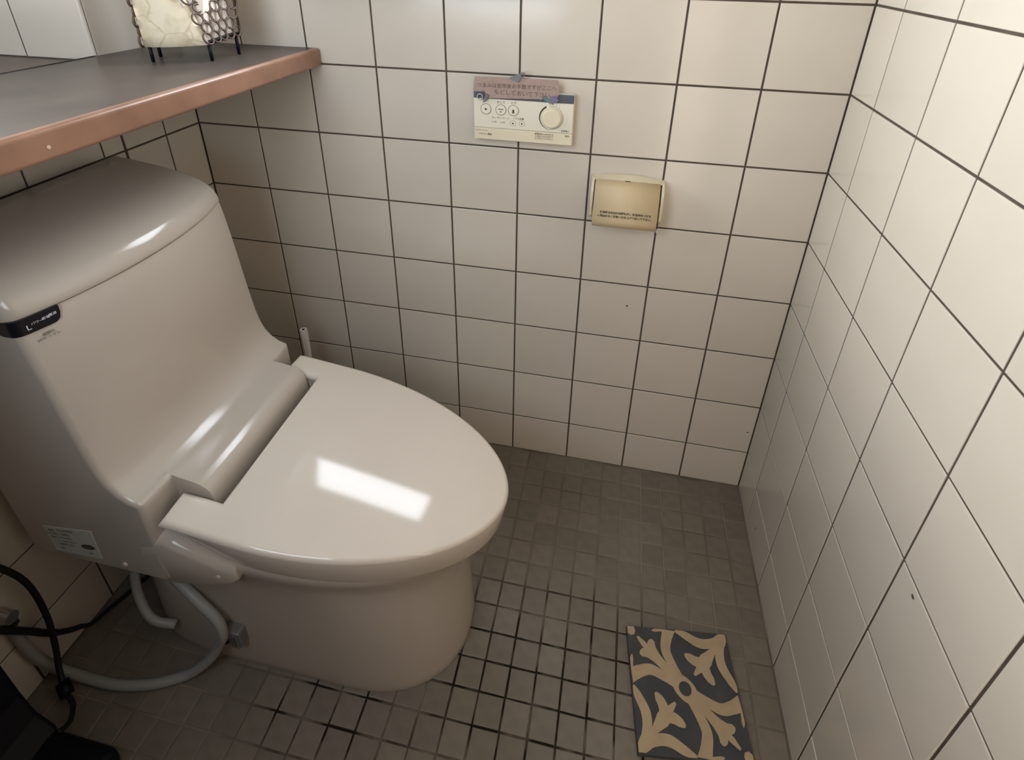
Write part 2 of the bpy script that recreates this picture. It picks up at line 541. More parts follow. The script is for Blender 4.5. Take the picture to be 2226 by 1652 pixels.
lathe('door_knob', [(0.012, 0), (0.012, 0.03), (0.026, 0.04), (0.026, 0.055), (0.015, 0.062)], (dw - 0.05, -0.01, 0.93), (0, 1, 0), M_CHROME, door, 20)

# window high in the back wall: aluminium frame with frosted louvres
win = struct(empty('window_1', ((WX0 + WX1) / 2, 0, WZ0)))
bm = bmesh.new()
ox, oz = (WX0 + WX1) / 2, WZ0
hw = (WX1 - WX0) / 2
f = 0.022
hh = WZ1 - WZ0
bm_box(bm, (-hw, -0.03, 0), (hw, 0.05, f), 0.002); bm_box(bm, (-hw, -0.03, hh - f), (hw, 0.05, hh), 0.002)
bm_box(bm, (-hw, -0.03, f), (-hw + f, 0.05, hh - f), 0.002); bm_box(bm, (hw - f, -0.03, f), (hw, 0.05, hh - f), 0.002)
bm_obj('window_frame', bm, M_ALU, win)
nl = 4
step = (hh - 2 * f) / nl
lo_me = None
for k in range(nl):
    zc = f + step * (k + 0.5)
    if lo_me is None:
        b2 = bmesh.new()
        bm_box(b2, (-hw + f + 0.002, -0.003, -step * 0.56), (hw - f - 0.002, 0.003, step * 0.56))
        lo = bm_obj('louvre_blade', b2, M_DAY, win)
        lo_me = lo.data
    else:
        lo = link(bpy.data.objects.new('louvre_blade', lo_me), win)
    lo.location = (0, -0.004, zc)
    lo.rotation_euler = (radians(24), 0, 0)

# floor of 50 mm mosaic
FJ = 0.0042
floor = struct(box('floor', (-0.52, -2.0, -0.06), (W + 0.12, 0.12, -0.0012), M_FGROUT))
def mosaic_mesh():
    s, b, dpt = 0.0235, 0.0016, 0.004
    V, F = [], []
    for ins, z in ((b, 0.0), (b * 0.3, -b * 0.35), (0, -b), (0, -dpt)):
        V += [(-s + ins, -s + ins, z), (s - ins, -s + ins, z), (s - ins, s - ins, z), (-s + ins, s - ins, z)]
    F.append((0, 1, 2, 3))
    for r in range(3):
        for k in range(4):
            k2 = (k + 1) % 4
            F.append((r * 4 + k, (r + 1) * 4 + k, (r + 1) * 4 + k2, r * 4 + k2))
    me = bpy.data.meshes.new('mosaic_tile')
    me.from_pydata(V, [], F)
    me.materials.append(M_MOSAIC)
    return me
mos = mosaic_mesh()
def to_px(P):
    d = Vector(P) - CP
    x = sum(R[0][i] * d[i] for i in range(3)); y = sum(R[1][i] * d[i] for i in range(3)); z = sum(R[2][i] * d[i] for i in range(3))
    if z < 0.02:
        return None
    return (1129.72 + 1176.9 * x / z, 468.07 + 1176.9 * y / z, z)
cells = []
for i in range(27):
    for j in range(-1, 24):
        x = 0.05 * i + 0.025
        y = -FJ - 0.05 * j - 0.025
        if y > -0.0 or y < -1.2:
            continue
        p = to_px((x, y, 0))
        under = (0.17 < x < 0.72 and abs(y + 0.445) < 0.125)
        hid = under or p is None or not (-30 < p[0] < 2256 and 900 < p[1] < 1690)
        # the far part of the floor behind the toilet is hidden too
        if y > -0.31 and x < 0.66:
            hid = True
        if x < 0.2 and y > -0.45:
            hid = True
        cells.append((hid, p[2] if p else 9, x, y))
cells.sort(key=lambda c: (c[0], c[1]))
rest = []
for k, (hid, d, x, y) in enumerate(cells):
    if k < 300 and not hid:
        o = link(bpy.data.objects.new('mosaic_tile', mos), floor)
        o.location = (x + random.uniform(-0.0005, 0.0005), y + random.uniform(-0.0005, 0.0005), random.uniform(-0.0003, 0.0004))
        o.rotation_euler = (random.uniform(-0.006, 0.006), random.uniform(-0.006, 0.006), random.uniform(-0.012, 0.012))
    else:
        rest.append((x, y))
V, F = [], []
for x, y in rest:
    n = len(V)
    V += [(v.co.x + x, v.co.y + y, v.co.z) for v in mos.vertices]
    F += [tuple(i + n for i in p.vertices) for p in mos.polygons]
me = bpy.data.meshes.new('hidden_mosaic'); me.from_pydata(V, [], F); me.materials.append(M_MOSAIC)
o = link(bpy.data.objects.new('hidden_mosaic', me), floor); o['kind'] = 'stuff'

# ------------------------------------------------------------------ toilet
YC = -0.4475
toilet = empty('toilet', (0, 0, 0))
tag(toilet, 'beige one-piece toilet with closed lid and sloping tank under the shelf', 'toilet')

def prof_loft(name, prof_at, ys, material, parent, smooth=True):
    """profile polygons at successive y; prof_at(i) -> list of (x, z) with equal counts; ends closed."""
    V, F = [], []
    n = None
    for i, y in enumerate(ys):
        p = prof_at(i)
        n = len(p)
        V += [(x, y, z) for x, z in p]
    for i in range(len(ys) - 1):
        for k in range(n):
            k2 = (k + 1) % n
            F.append((i * n + k, i * n + k2, (i + 1) * n + k2, (i + 1) * n + k))
    F.append(tuple(range(n))); F.append(tuple((len(ys) - 1) * n + k for k in range(n)))
    o = mesh_obj(name, V, F, material, parent, smooth)
    bm = bmesh.new(); bm.from_mesh(o.data)
    bmesh.ops.remove_doubles(bm, verts=bm.verts, dist=2e-5)
    bmesh.ops.dissolve_degenerate(bm, edges=bm.edges, dist=1e-6)
    bmesh.ops.recalc_face_normals(bm, faces=bm.faces)
    for f_ in bm.faces:
        f_.smooth = smooth and len(f_.verts) <= 4
    bm.to_mesh(o.data); bm.free()
    return o

def offset_poly(p, d):
    """move a closed polygon inward by d along its vertex normals (either winding)."""
    n = len(p)
    area = sum(p[i][0] * p[(i + 1) % n][1] - p[(i + 1) % n][0] * p[i][1] for i in range(n)) / 2
    s = 1 if area > 0 else -1
    out = []
    for i in range(n):
        a, b, c = Vector(p[i - 1]), Vector(p[i]), Vector(p[(i + 1) % n])
        e1 = (b - a); e2 = (c - b)
        if e1.length < 1e-9: e1 = e2
        if e2.length < 1e-9: e2 = e1
        e1.normalize(); e2.normalize()
        n1 = Vector((-e1.y, e1.x)) * s; n2 = Vector((-e2.y, e2.x)) * s
        m = (n1 + n2)
        if m.length < 1e-6:
            m = n1
        m.normalize()
        k = max(0.5, m.dot(n1))
        q = b + m * (d / k)
        out.append((q.x, q.y))
    return out

HWB = 0.192
def stations(hw, r, mid):
    """y stations and their inset for rounded ends"""
    st = []
    for k in range(7):
        a = pi / 2 * k / 6
        st.append((-hw + r - r * cos(a), r - r * sin(a)))
    for m_ in mid:
        st.append((m_, 0.0))
    for k in range(6, -1, -1):
        a = pi / 2 * k / 6
        st.append((hw - r + r * cos(a), r - r * sin(a)))
    return st
def bulge(y):
    return 0.036 * (1 - min(1, abs(y) / HWB) ** 2.2)

HN = 0.135   # half width of the raised hinge cover in the middle
# main body: from tank seam down the front face, fillet, ledge; x at the corner line (bulge added)
face = [(0.234, 0.8125), (0.239, 0.78), (0.245, 0.72), (0.250, 0.66), (0.2545, 0.61), (0.259, 0.57), (0.264, 0.545), (0.2715, 0.525), (0.283, 0.510), (0.297, 0.500)]
side_tail = [(0.305, 0.4970), (0.310, 0.4955), (0.3130, 0.4938), (0.3145, 0.4905), (0.3148, 0.482), (0.3148, 0.455), (0.3145, 0.42), (0.3145, 0.395), (0.3145, 0.36), (0.3145, 0.31)]
mid_tail = [(0.318, 0.4938), (0.335, 0.4905), (0.352, 0.4875), (0.3635, 0.4845), (0.3725, 0.479), (0.378, 0.4715), (0.3805, 0.462), (0.382, 0.44), (0.382, 0.40), (0.382, 0.31)]
back = [(0.05, 0.31), (0.045, 0.45), (0.040, 0.8125)]
def body_prof(y, ins, mid):
    b = bulge(y)
    p = []
    for x, z in face:
        t = min(1, max(0, (z - 0.50) / 0.20))
        p.append((x + b * (0.25 + 0.75 * t), z))
    bb = b * 0.25
    for x, z in (mid_tail if mid else side_tail):
        p.append((x + (bb if not mid else bb * 0.6), z))
    p += back
    if ins > 0:
        q = offset_poly(p, ins)
        # keep the seam plane flat
        q[0] = (q[0][0], p[0][1]); q[-1] = (p[-1][0], p[-1][1])
        p = q
    return p
mids = [-0.165, -0.15, -HN, -HN, -0.12, -0.09, -0.06, -0.03, 0, 0.03, 0.06, 0.09, 0.12, HN, HN, 0.15, 0.165]
RB = 0.008
st = stations(HWB, RB, mids)
flags = []
seen = 0
for (y, ins) in st:
    if abs(abs(y) - HN) < 1e-6:
        seen += 1
        flags.append(seen in (2, 3))
    else:
        flags.append(abs(y) < HN)
body = prof_loft('tank_body', lambda i: body_prof(st[i][0], st[i][1], flags[i]), [YC + s[0] for s in st], M_CERAMIC, toilet)
bevel_mod(body, 0.0035, 3, 50)

# tank lid, seam 2.5 mm above the body
lid_p = [(0.0335, 0.8150), (0.0335, 0.880), (0.040, 0.8865), (0.080, 0.882), (0.120, 0.8765), (0.150, 0.8715), (0.175, 0.866), (0.195, 0.8595), (0.210, 0.853), (0.2215, 0.8455),
         (0.2295, 0.837), (0.2345, 0.828), (0.2365, 0.820), (0.2365, 0.8150)]
def lid_prof(y, ins):
    b = bulge(y)
    p = []
    for x, z in lid_p:
        t = min(1, max(0, (x - 0.03) / 0.2))
        p.append((x + b * t ** 1.5, z))
    if ins > 0:
        q = offset_poly(p, ins)
        q[0] = (q[0][0], p[0][1]); q[-1] = (q[-1][0], p[-1][1])
        p = q
    return p
st2 = stations(HWB + 0.002, 0.014, [-0.16, -0.14, -0.12, -0.09, -0.06, -0.03, 0, 0.03, 0.06, 0.09, 0.12, 0.14, 0.16])
tl = prof_loft('tank_lid', lambda i: lid_prof(st2[i][0], st2[i][1]), [YC + s[0] for s in st2], M_CERAMIC, toilet)
bevel_mod(tl, 0.0012, 2, 60)
# dark strip that paints the shadow inside the seam
gp = prof_loft('seam_shade', lambda i: [(0.06, 0.811), (0.06, 0.8165), (0.226 + bulge(st2[i][0]) - st2[i][1], 0.8165), (0.226 + bulge(st2[i][0]) - st2[i][1], 0.811)],
               [YC + s[0] * 0.985 for s in st2], M_DARKGAP, toilet)

# side arm: the cover skirt that runs forward under the lid, one on each side
def arm(sg):
    y1 = YC + sg * (HWB + 0.0002)
    y0 = y1 - sg * 0.045
    top = [(0.250, 0.392), (0.296, 0.400), (0.322, 0.412), (0.345, 0.402), (0.375, 0.385), (0.405, 0.366), (0.428, 0.352)]
    bot = [(0.250, 0.3125), (0.300, 0.3120), (0.33, 0.312), (0.36, 0.318), (0.39, 0.3235), (0.418, 0.329), (0.4305, 0.333)]
    n = len(top)
    V, F = [], []
    for j, (y, dz) in enumerate(((y0, 0.012), (y0 + (y1 - y0) * 0.8, 0.006), (y0 + (y1 - y0) * 0.95, 0.001), (y1, -0.005))):
        for k in range(n):
            V.append((top[k][0] - (0.004 if j == 3 and k == n - 1 else 0), y - sg * (0.012 * (max(0, k - 2) / (n - 3)) ** 2 + (0.0006 if k == 0 else 0)), top[k][1] + dz))
        for k in range(n - 1, -1, -1):
            V.append((bot[k][0] - (0.004 if j == 3 and k == n - 1 else 0), y - sg * (0.012 * (max(0, k - 2) / (n - 3)) ** 2 + (0.0006 if k == 0 else 0)), bot[k][1] + (0.004 if j == 3 else 0)))
    m = 2 * n
    for j in range(3):
        for k in range(m):
            k2 = (k + 1) % m
            F.append((j * m + k, j * m + k2, (j + 1) * m + k2, (j + 1) * m + k))
    F.append(tuple(range(m))); F.append(tuple(3 * m + k for k in range(m)))
    o = mesh_obj('side_arm', V, F, M_CERAMIC, toilet, True)
    bevel_mod(o, 0.003, 2, 50)
    for (x, z) in ((0.235, 0.3335), (0.402, 0.347)):
        yy = y1 + sg * 0.0005 - (sg * 0.012 * ((x - 0.3) / 0.13) ** 2 if x > 0.3 else 0)
        lathe('screw_cap', [(0.0045, -0.003), (0.0045, 0.001), (0.003, 0.0022)], (x, yy, z), (0, sg, 0), M_PLASTIC, toilet, 14)
arm(-1); arm(1)

# bowl and foot: horizontal sections (z, half width, rear x, front x)
secs = [(0.0, 0.1500, 0.14, 0.757), (0.02, 0.1495, 0.14, 0.7565), (0.08, 0.1480, 0.142, 0.753), (0.14, 0.1465, 0.145, 0.748), (0.20, 0.1465, 0.15, 0.743),
        (0.25, 0.1490, 0.17, 0.745), (0.285, 0.1540, 0.19, 0.755), (0.31, 0.1605, 0.22, 0.768), (0.328, 0.1670, 0.24, 0.7785), (0.345, 0.1705, 0.25, 0.784), (0.358, 0.1700, 0.25, 0.784), (0.366, 0.163, 0.25, 0.777)]
V, F = [], []
NS = 48
for z, hw_, xr, xf in secs:
    for k in range(NS):
        # half: straight sides from the rear, elliptical nose
        t = 2 * pi * k / NS
        c, s = cos(t), sin(t)
        xm = xf - (0.20 if z < 0.22 else 0.20 + 0.13 * min(1, (z - 0.22) / 0.1))
        if c >= 0:
            e = 2.25
            x = xm + (xf - xm) * abs(c) ** (2 / e)
            y = hw_ * (1 if s > 0 else -1) * abs(s) ** (2 / e)
        else:
            e = 7.0
            x = xm - (xm - xr) * abs(c) ** (2 / e)
            y = hw_ * (1 if s > 0 else -1) * abs(s) ** (2 / e)
        V.append((x, YC + y, z))
for i in range(len(secs) - 1):
    for k in range(NS):
        k2 = (k + 1) % NS
        F.append((i * NS + k, i * NS + k2, (i + 1) * NS + k2, (i + 1) * NS + k))
F.append(tuple(range(NS))); F.append(tuple((len(secs) - 1) * NS + k for k in range(NS)))
bowl = mesh_obj('bowl', V, F, M_CERAMIC, toilet, True)
bevel_mod(bowl, 0.002, 2, 60)

# lid outline (x, half width), on a plane falling to the front
LX0, LXN, LXT = 0.3365, 0.4035, 0.828
def lid_half(x):
    if x < 0.45:
        return 0.1935
    return 0.1935 * max(0.0, 1 - ((x - 0.45) / (LXT - 0.45)) ** 2) ** 0.53
def lid_z(x, y):
    base = 0.4685 - 0.07 * (x - 0.337) / 0.49
    h = max(0.03, lid_half(min(x, 0.8)))
    v = max(-1, min(1, y / 0.21))
    return base + 0.013 * (1 - v * v) + 0.004 * (1 - ((x - 0.56) / 0.28) ** 2) - 0.004
def lid_shell(name, depth, taper, material, r=0.009):
    """closed lid: crowned top, rounded edge, skirt; a notch at the back for the hinge cover."""
    N = 26
    hn = HN + 0.0045
    sx = [LX0, 0.355, 0.38, LXN, 0.425, 0.45]
    sx += [0.45 + (LXT - 0.45) * sin(pi / 2 * k / N) for k in range(1, N)]
    m = len(sx)
    right = [(x, lid_half(x)) for x in sx]
    outline = right + [(LXT, 0.0)] + [(x, -h) for x, h in reversed(right)] + [(LX0, -hn), (0.37, -hn), (LXN, -hn), (LXN, hn), (0.37, hn), (LX0, hn)]
    inner = offset_poly(outline, r)
    n = len(outline)
    bm = bmesh.new()
    def top(p):
        return bm.verts.new((p[0], YC + p[1], lid_z(p[0], p[1])))
    loop = [top(p) for p in inner]
    R_ = loop[:m]; tip = loop[m]; L_ = loop[m + 1:2 * m + 1][::-1]
    nl0, nl1, nl2, nr2, nr1, nr0 = loop[2 * m + 1:]
    # two hinge ears behind the notch line
    for side, ear in ((R_, (nr0, nr1, nr2)), (L_, (nl0, nl1, nl2))):
        for i in range(2):
            bm.faces.new((side[i], side[i + 1], ear[i + 1], ear[i])) if i < 1 else bm.faces.new((side[1], side[2], side[3], ear[2], ear[1]))
    cols = 13
    def row(a, b, x_):
        out = [a]
        for k in range(1, cols):
            y = a.co.y - YC + (b.co.y - a.co.y) * k / cols
            out.append(bm.verts.new((x_, YC + y, lid_z(x_, y))))
        return out + [b]
    r3 = [R_[3], nr2] + [bm.verts.new((nr2.co.x, YC + hn * (1 - 2 * k / (cols - 2)) , lid_z(nr2.co.x, hn * (1 - 2 * k / (cols - 2))))) for k in range(1, cols - 2)] + [nl2, L_[3]]
    prev = r3
    for i in range(4, m):
        cur = row(R_[i], L_[i], R_[i].co.x)
        for k in range(cols):
            bm.faces.new((prev[k], prev[k + 1], cur[k + 1], cur[k]))
        prev = cur
    for k in range(cols):
        bm.faces.new((prev[k], prev[k + 1], tip))
    last = loop
    rings = [(r * sin(radians(t)), -(r * (1 - cos(radians(t))))) for t in (20, 40, 60, 80, 90)]
    rings += [(r - taper * 0.3, -depth * 0.45), (r - taper * 0.8, -depth * 0.9), (r - taper, -depth), (r - taper - 0.005, -depth)]
    for off, dz in rings:
        q = offset_poly(outline, r - off)
        new = []
        for k, (x, y) in enumerate(q):
            sk = min(1.0, max(0.38, 0.42 + (outline[k][0] - 0.34) / 0.16)) if -dz > r else 1.0
            new.append(bm.verts.new((x, YC + y, loop[k].co.z + dz * sk)))
        for k in range(n):
            k2 = (k + 1) % n
            bm.faces.new((last[k], last[k2], new[k2], new[k]))
        last = new
    bm.faces.new(last)
    o = bm_obj(name, bm, material, toilet, True)
    es = o.modifiers.new('edges', 'EDGE_SPLIT'); es.split_angle = radians(55)
    return o
lid = lid_shell('seat_lid', 0.072, 0.013, M_PLASTIC)
# toilet seat underneath, a touch smaller, its edge the dark line above the rim
bm = bmesh.new()
V, F = [], []
NR = 44
for (ins, z0) in ((0.034, 0.012), (0.032, 0.004), (0.036, -0.002), (0.060, -0.004)):
    for k in range(NR):
        a = 2 * pi * k / NR
        c, s = cos(a), sin(a)
        xm = 0.46
        if c > 0:
            x = xm + (LXT - ins - xm) * c
            y = (0.1935 - ins) * s
            y = (1 if s >= 0 else -1) * max(0, (lid_half(x) - ins * 0.8)) if k not in (0,) else 0
        else:
            x = xm - (xm - 0.35) * abs(c) ** 0.3
            y = (1 if s >= 0 else -1) * (0.1935 - ins) * abs(s) ** 0.3
        zz = 0.4685 - 0.07 * (x - 0.337) / 0.49 - 0.070
        V.append((x, YC + y, max(zz + z0, 0.35 if False else zz + z0)))
for i in range(3):
    for k in range(NR):
        k2 = (k + 1) % NR
        F.append((i * NR + k, i * NR + k2, (i + 1) * NR + k2, (i + 1) * NR + k))
F.append(tuple(range(NR))); F.append(tuple(3 * NR + k for k in range(NR)))
bm.free()
mesh_obj('seat', V, F, M_PLASTIC, toilet, True)
# deck under the hinge gap
box('hinge_deck', (0.30, YC - 0.165, 0.345), (0.47, YC + 0.165, 0.405), M_CERAMIC, toilet, 0.004)
for sg in (-1, 1):
    lathe('hinge_pin', [(0.013, 0), (0.013, 0.03)], (0.374, YC + sg * (HN + 0.008), 0.438), (0, sg, 0), M_PLASTIC, toilet, 20)

# dark indicator badge wrapped round the near corner, under the tank lid
yn = YC - HWB
def badge():
    off = 0.0020
    P = []
    for k in range(7):                                   # along the near side
        P.append((0.2375 - RB - 0.022 + 0.022 * k / 6, yn - off))
    for k in range(1, 7):                                # round the corner
        a = pi / 2 * k / 6
        y = yn + RB - (RB + off) * cos(a)
        P.append((0.2375 + bulge(yn + RB - RB * cos(a) - YC) - RB + (RB + off) * sin(a), y))
    for k in range(1, 17):                               # along the front
        y = yn + RB + 0.0370 * k / 16
        P.append((0.2375 + bulge(y - YC) + off, y))
    n = len(P) - 1
    d = [0.0]
    for k in range(n):
        d.append(d[-1] + (Vector(P[k + 1]) - Vector(P[k])).length)
    V, F = [], []
    for k, (x, y) in enumerate(P):
        e = min(1, d[k] / 0.012, (d[-1] - d[k]) / 0.010)
        drop = 0.0225 * (0.45 + 0.55 * sqrt(max(0, 1 - (1 - e) ** 2)))
        inx, iny = (x, y + 0.004) if k < 7 else (x - 0.005, y + (0.003 if k < 13 else 0))
        V += [(x, y, 0.8148), (x, y, 0.8148 - drop), (inx, iny, 0.8148), (inx, iny, 0.8148 - drop)]
    for k in range(n):
        a = 4 * k; b = 4 * (k + 1)
        F += [(a, b, b + 1, a + 1), (a + 2, a + 3, b + 3, b + 2), (a + 1, b + 1, b + 3, a + 3), (a, a + 2, b + 2, b)]
    F += [(0, 1, 3, 2), (4 * n, 4 * n + 2, 4 * n + 3, 4 * n + 1)]
    return mesh_obj('indicator_badge', V, F, M_BADGE, toilet)
bd = badge()
bd['label'] = 'black glossy badge with small white lettering'
def on_front(yy, z, off):
    x = 0.2375 + bulge(yy - YC) + off
    d = (bulge(yy + 0.006 - YC) - bulge(yy - 0.006 - YC)) / 0.012
    return (x, yy, z), (d, 1, 0)
for s, yy, z, sz in (('L', -0.6285, 0.8010, 0.0105), ('パワー', -0.6195, 0.8042, 0.0044), ('節電', -0.6105, 0.8050, 0.0044), ('電源', -0.6032, 0.8060, 0.0044)):
    loc, xd = on_front(yy, z, 0.0030)
    text('printed_text', s, sz, loc, xd, (0, 0, 1), M_WHITE, bd)
for s, yy, z, sz in (('超節水', -0.6130, 0.7830, 0.0048), ('ECO トイレ', -0.6140, 0.7775, 0.0048)):
    loc, xd = on_front(yy, z, 0.0022)
    text('printed_text', s, sz, loc, xd, (-0.03, 0, 1), M_INKSOFT, toilet)

# rating label on the near side
lb = [(0.098, 0.388), (0.193, 0.402), (0.188, 0.333), (0.117, 0.328)]
lb = [(0.1000, 0.3905), (0.1960, 0.4040), (0.1920, 0.3330), (0.1010, 0.3280)]
yl = YC - HWB - 0.0006
st_o = mesh_obj('rating_sticker', [(x, yl, z) for x, z in lb] + [(x, yl + 0.0008, z) for x, z in lb], [(0, 1, 2, 3), (4, 5, 6, 7), (0, 1, 5, 4), (1, 2, 6, 5), (2, 3, 7, 6), (3, 0, 4, 7)], M_STICKER, toilet)
st_o['label'] = 'pale rating label with fine print and a black oval mark'
for (tx, tz, s, sz) in ((0.108, 0.384, '警告', 0.006), (0.135, 0.3885, '温水洗浄便座', 0.0055), (0.118, 0.377, '水ぬれ禁止 分解禁止', 0.005), (0.122, 0.3685, '定格 AC100V 50/60Hz', 0.0045),
                        (0.128, 0.360, 'アースを取り付ける', 0.0045), (0.126, 0.352, '消費電力 300W', 0.0045), (0.113, 0.340, 'PSE', 0.006), (0.168, 0.3425, '品番', 0.004)):
    text('printed_text', s, sz, (tx + 0.006, yl - 0.0003, tz), (1, 0, 0.1), (0, 0, 1), M_INKSOFT, st_o)
V = []
for rr in (1.0,):
    for k in range(24):
        a = 2 * pi * k / 24
        V.append((0.1745 + 0.0135 * cos(a), yl - 0.0004, 0.3590 + 0.0062 * sin(a) + 0.12 * 0.0135 * cos(a)))
ov = mesh_obj('oval_mark', V, [tuple(range(24))], M_INK, st_o)
V = [(0.1745 + 0.0085 * cos(2 * pi * k / 24), yl - 0.0007, 0.3590 + 0.0018 * sin(2 * pi * k / 24) + 0.12 * 0.0085 * cos(2 * pi * k / 24)) for k in range(24)]
mesh_obj('oval_mark', V, [tuple(range(24))], M_INKSOFT, st_o)
# faint maker's stamp low on the bowl, bolt cover by the foot
text('printed_stamp', '- - -', 0.012, (0.522, YC - 0.1512, 0.028), (1, 0, 0), (0, 0, 1), M_INKSOFT, toilet)
bc = bmesh.new()
bm_box(bc, (0.338, YC - 0.166, 0.085), (0.372, YC - 0.143, 0.128), 0.004, 2)
bco = bm_obj('bolt_cover', bc, M_BOLT, toilet)
bco['label'] = 'smoky clear bolt cover'
lathe('bolt', [(0.006, 0), (0.006, 0.005), (0.003, 0.008)], (0.347, YC - 0.166, 0.109), (0, -1, 0), M_BLACK, bco, 6)
for k in range(3):
    box('cover_rib', (0.353 + k * 0.006, YC - 0.1685, 0.089), (0.3555 + k * 0.006, YC - 0.165, 0.122), M_BOLT, bco)
# soil pipe and tank fittings in the dark behind the foot
lathe('soil_pipe', [(0.05, 0), (0.05, 0.12)], (0.03, YC, 0.12), (1, 0, 0), M_PLASTIC, toilet)
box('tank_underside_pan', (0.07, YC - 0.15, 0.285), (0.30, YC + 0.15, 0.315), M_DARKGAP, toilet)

# ------------------------------------------------------------------ shelf above the tank
SH_X, SH_Z = 0.331, 1.055
shelf = empty('shelf', (0, -0.45, SH_Z))
tag(shelf, 'dark laminate wall shelf with reddish wooden front edge above the toilet tank', 'shelf')
box('shelf_board', (0.0015, -0.45 + 0.4485 - 0.0, -0.034), (SH_X - 0.012, -0.45 + 0.0, 0.0), M_SHELFTOP, None)
o = bpy.data.objects['shelf_board']; 
bm = bmesh.new(); bm_box(bm, (0.0015, -0.698, -0.034), (SH_X - 0.012, 0.4485, -0.0005)); 
bm.to_mesh(o.data); bm.free()
o.parent = shelf
eb = box('front_edge', (SH_X - 0.014, -0.698, -0.036), (SH_X, 0.4485, 0.0005), M_WOODEDGE, shelf, 0.0055, 4, False)
box('joint_line', (0.0, -0.698, -0.0004), (0.0035, -0.2065 + 0.45, 0.0006), M_DARKGAP, shelf)
# nail head and a scuff in the edging
lathe('nail_head', [(0.0022, 0), (0.0020, 0.0006)], (SH_X, -0.590 + 0.45, 1.0345 - SH_Z), (1, 0, 0), mat('nail_pale', (0.6, 0.45, 0.36), 0.5), shelf, 12)

# ------------------------------------------------------------------ ornament on the shelf
orn = empty('lantern_ornament', (0.19, -0.17, SH_Z))
tag(orn, 'cream crackled lantern with openwork ring sides standing on the shelf', 'lantern')
ob = Vector((0.19, -0.17, SH_Z))
A = Vector((0.137, -0.229, 1.0805)) - ob      # front face, bottom left
Bp = Vector((0.236, -0.198, 1.0835)) - ob     # front face, bottom right seam
Cp = Vector((0.236, -0.110, 1.0905)) - ob     # right face, rear bottom
Dp = Vector((0.150, -0.110, 1.083)) - ob
HT = 0.26
def up(p, dx, dy):
    return p + Vector((dx, dy, HT))
A1 = up(A, -0.012, 0.006); B1 = up(Bp, -0.118, 0.020); C1 = up(Cp, -0.002, 0.0); D1 = up(Dp, 0.0, 0.0)
V, F = [], []
n = 12
for i in range(n + 1):
    t = i / n
    l = A.lerp(A1, t); r_ = Bp.lerp(B1, t)
    for j in range(9):
        s = j / 8
        p = l.lerp(r_, s)
        p = p + Vector((0.25, -0.95, 0)).normalized() * (0.010 * sin(pi * s) - 0.004 * s ** 3)
        V.append(p)
for i in range(n):
    for j in range(8):
        F.append((i * 9 + j, i * 9 + j + 1, (i + 1) * 9 + j + 1, (i + 1) * 9 + j))
fp = mesh_obj('crackled_panel', V, F, M_CREAM, orn, True)
so = fp.modifiers.new('thick', 'SOLIDIFY'); so.thickness = 0.004; so.offset = 0
# core behind the openwork
core_in = 0.012
cv = [A + Vector((0.012, 0.015, 0.004)), Bp + Vector((-0.012, 0.004, 0.004)), Cp + Vector((-0.012, -0.004, 0.004)), Dp + Vector((0.01, 0, 0.004)),
      A1 + Vector((0.012, 0.015, 0)), B1 + Vector((-0.005, 0.008, 0)), C1 + Vector((-0.012, -0.004, 0)), D1 + Vector((0.01, 0, 0))]
mesh_obj('lining', cv, [(0, 1, 2, 3), (4, 5, 6, 7), (0, 1, 5, 4), (1, 2, 6, 5), (2, 3, 7, 6), (3, 0, 4, 7)], M_CORE, orn)
# ring openwork on the right side: rings laid on the ruled surface between seam and rear edge
ring_cache = {}
def ring_mesh(r, material, t=0.0015):
    key = (round(r, 4), material.name)
    if key in ring_cache:
        return ring_cache[key]
    V, F = [], []
    a, b = 18, 6
    for i in range(a):
        for j in range(b):
            u = 2 * pi * i / a; w = 2 * pi * j / b
            V.append(((r + t * cos(w)) * cos(u), (r + t * cos(w)) * sin(u), t * 1.6 * sin(w)))
    for i in range(a):
        for j in range(b):
            F.append((i * b + j, ((i + 1) % a) * b + j, ((i + 1) % a) * b + (j + 1) % b, i * b + (j + 1) % b))
    me = bpy.data.meshes.new('ring')
    me.from_pydata(V, [], F)
    me.polygons.foreach_set('use_smooth', [True] * len(me.polygons))
    me.materials.append(material)
    ring_cache[key] = me
    return me
def lay_rings(P0_, P1_, Q0_, Q1_, n_rows, r0_, material, maxn, nrm_flip=1):
    """pack rings on the ruled surface (P0->P1 bottom edge, Q0->Q1 top edge)"""
    placed = []
    rnd = random.Random(3)
    zz = 0.0
    k = 0
    t = r0_ * 0.9 / HT
    row = 0
    while t < 1 and k < maxn:
        a = P0_.lerp(Q0_, t); b = P1_.lerp(Q1_, t)
        ln = (b - a).length
        s = r0_ * (0.35 + 0.9 * (row % 2))
        while s < ln - r0_ * 0.5 and k < maxn:
            r = r0_ * rnd.choice((1.0, 1.0, 0.72, 0.9))
            p = a.lerp(b, s / ln)
            ux = (b - a).normalized()
            uy = (Q0_.lerp(Q1_, s / ln) - P0_.lerp(P1_, s / ln)).normalized()
            nz = ux.cross(uy).normalized() * nrm_flip
            uy = nz.cross(ux)
            o = link(bpy.data.objects.new('ring', ring_mesh(r, material)), orn)
            mw = Matrix.Identity(4)
            for i in range(3):
                mw[i][0] = ux[i]; mw[i][1] = uy[i]; mw[i][2] = nz[i]; mw[i][3] = p[i] + nz[i] * 0.003
            o.matrix_local = mw
            s += r + r0_ * rnd.uniform(0.80, 0.95)
            k += 1
        t += r0_ * 1.62 / HT
        row += 1
lay_rings(Bp, Cp, B1, C1, 10, 0.0098, M_RING, 170)
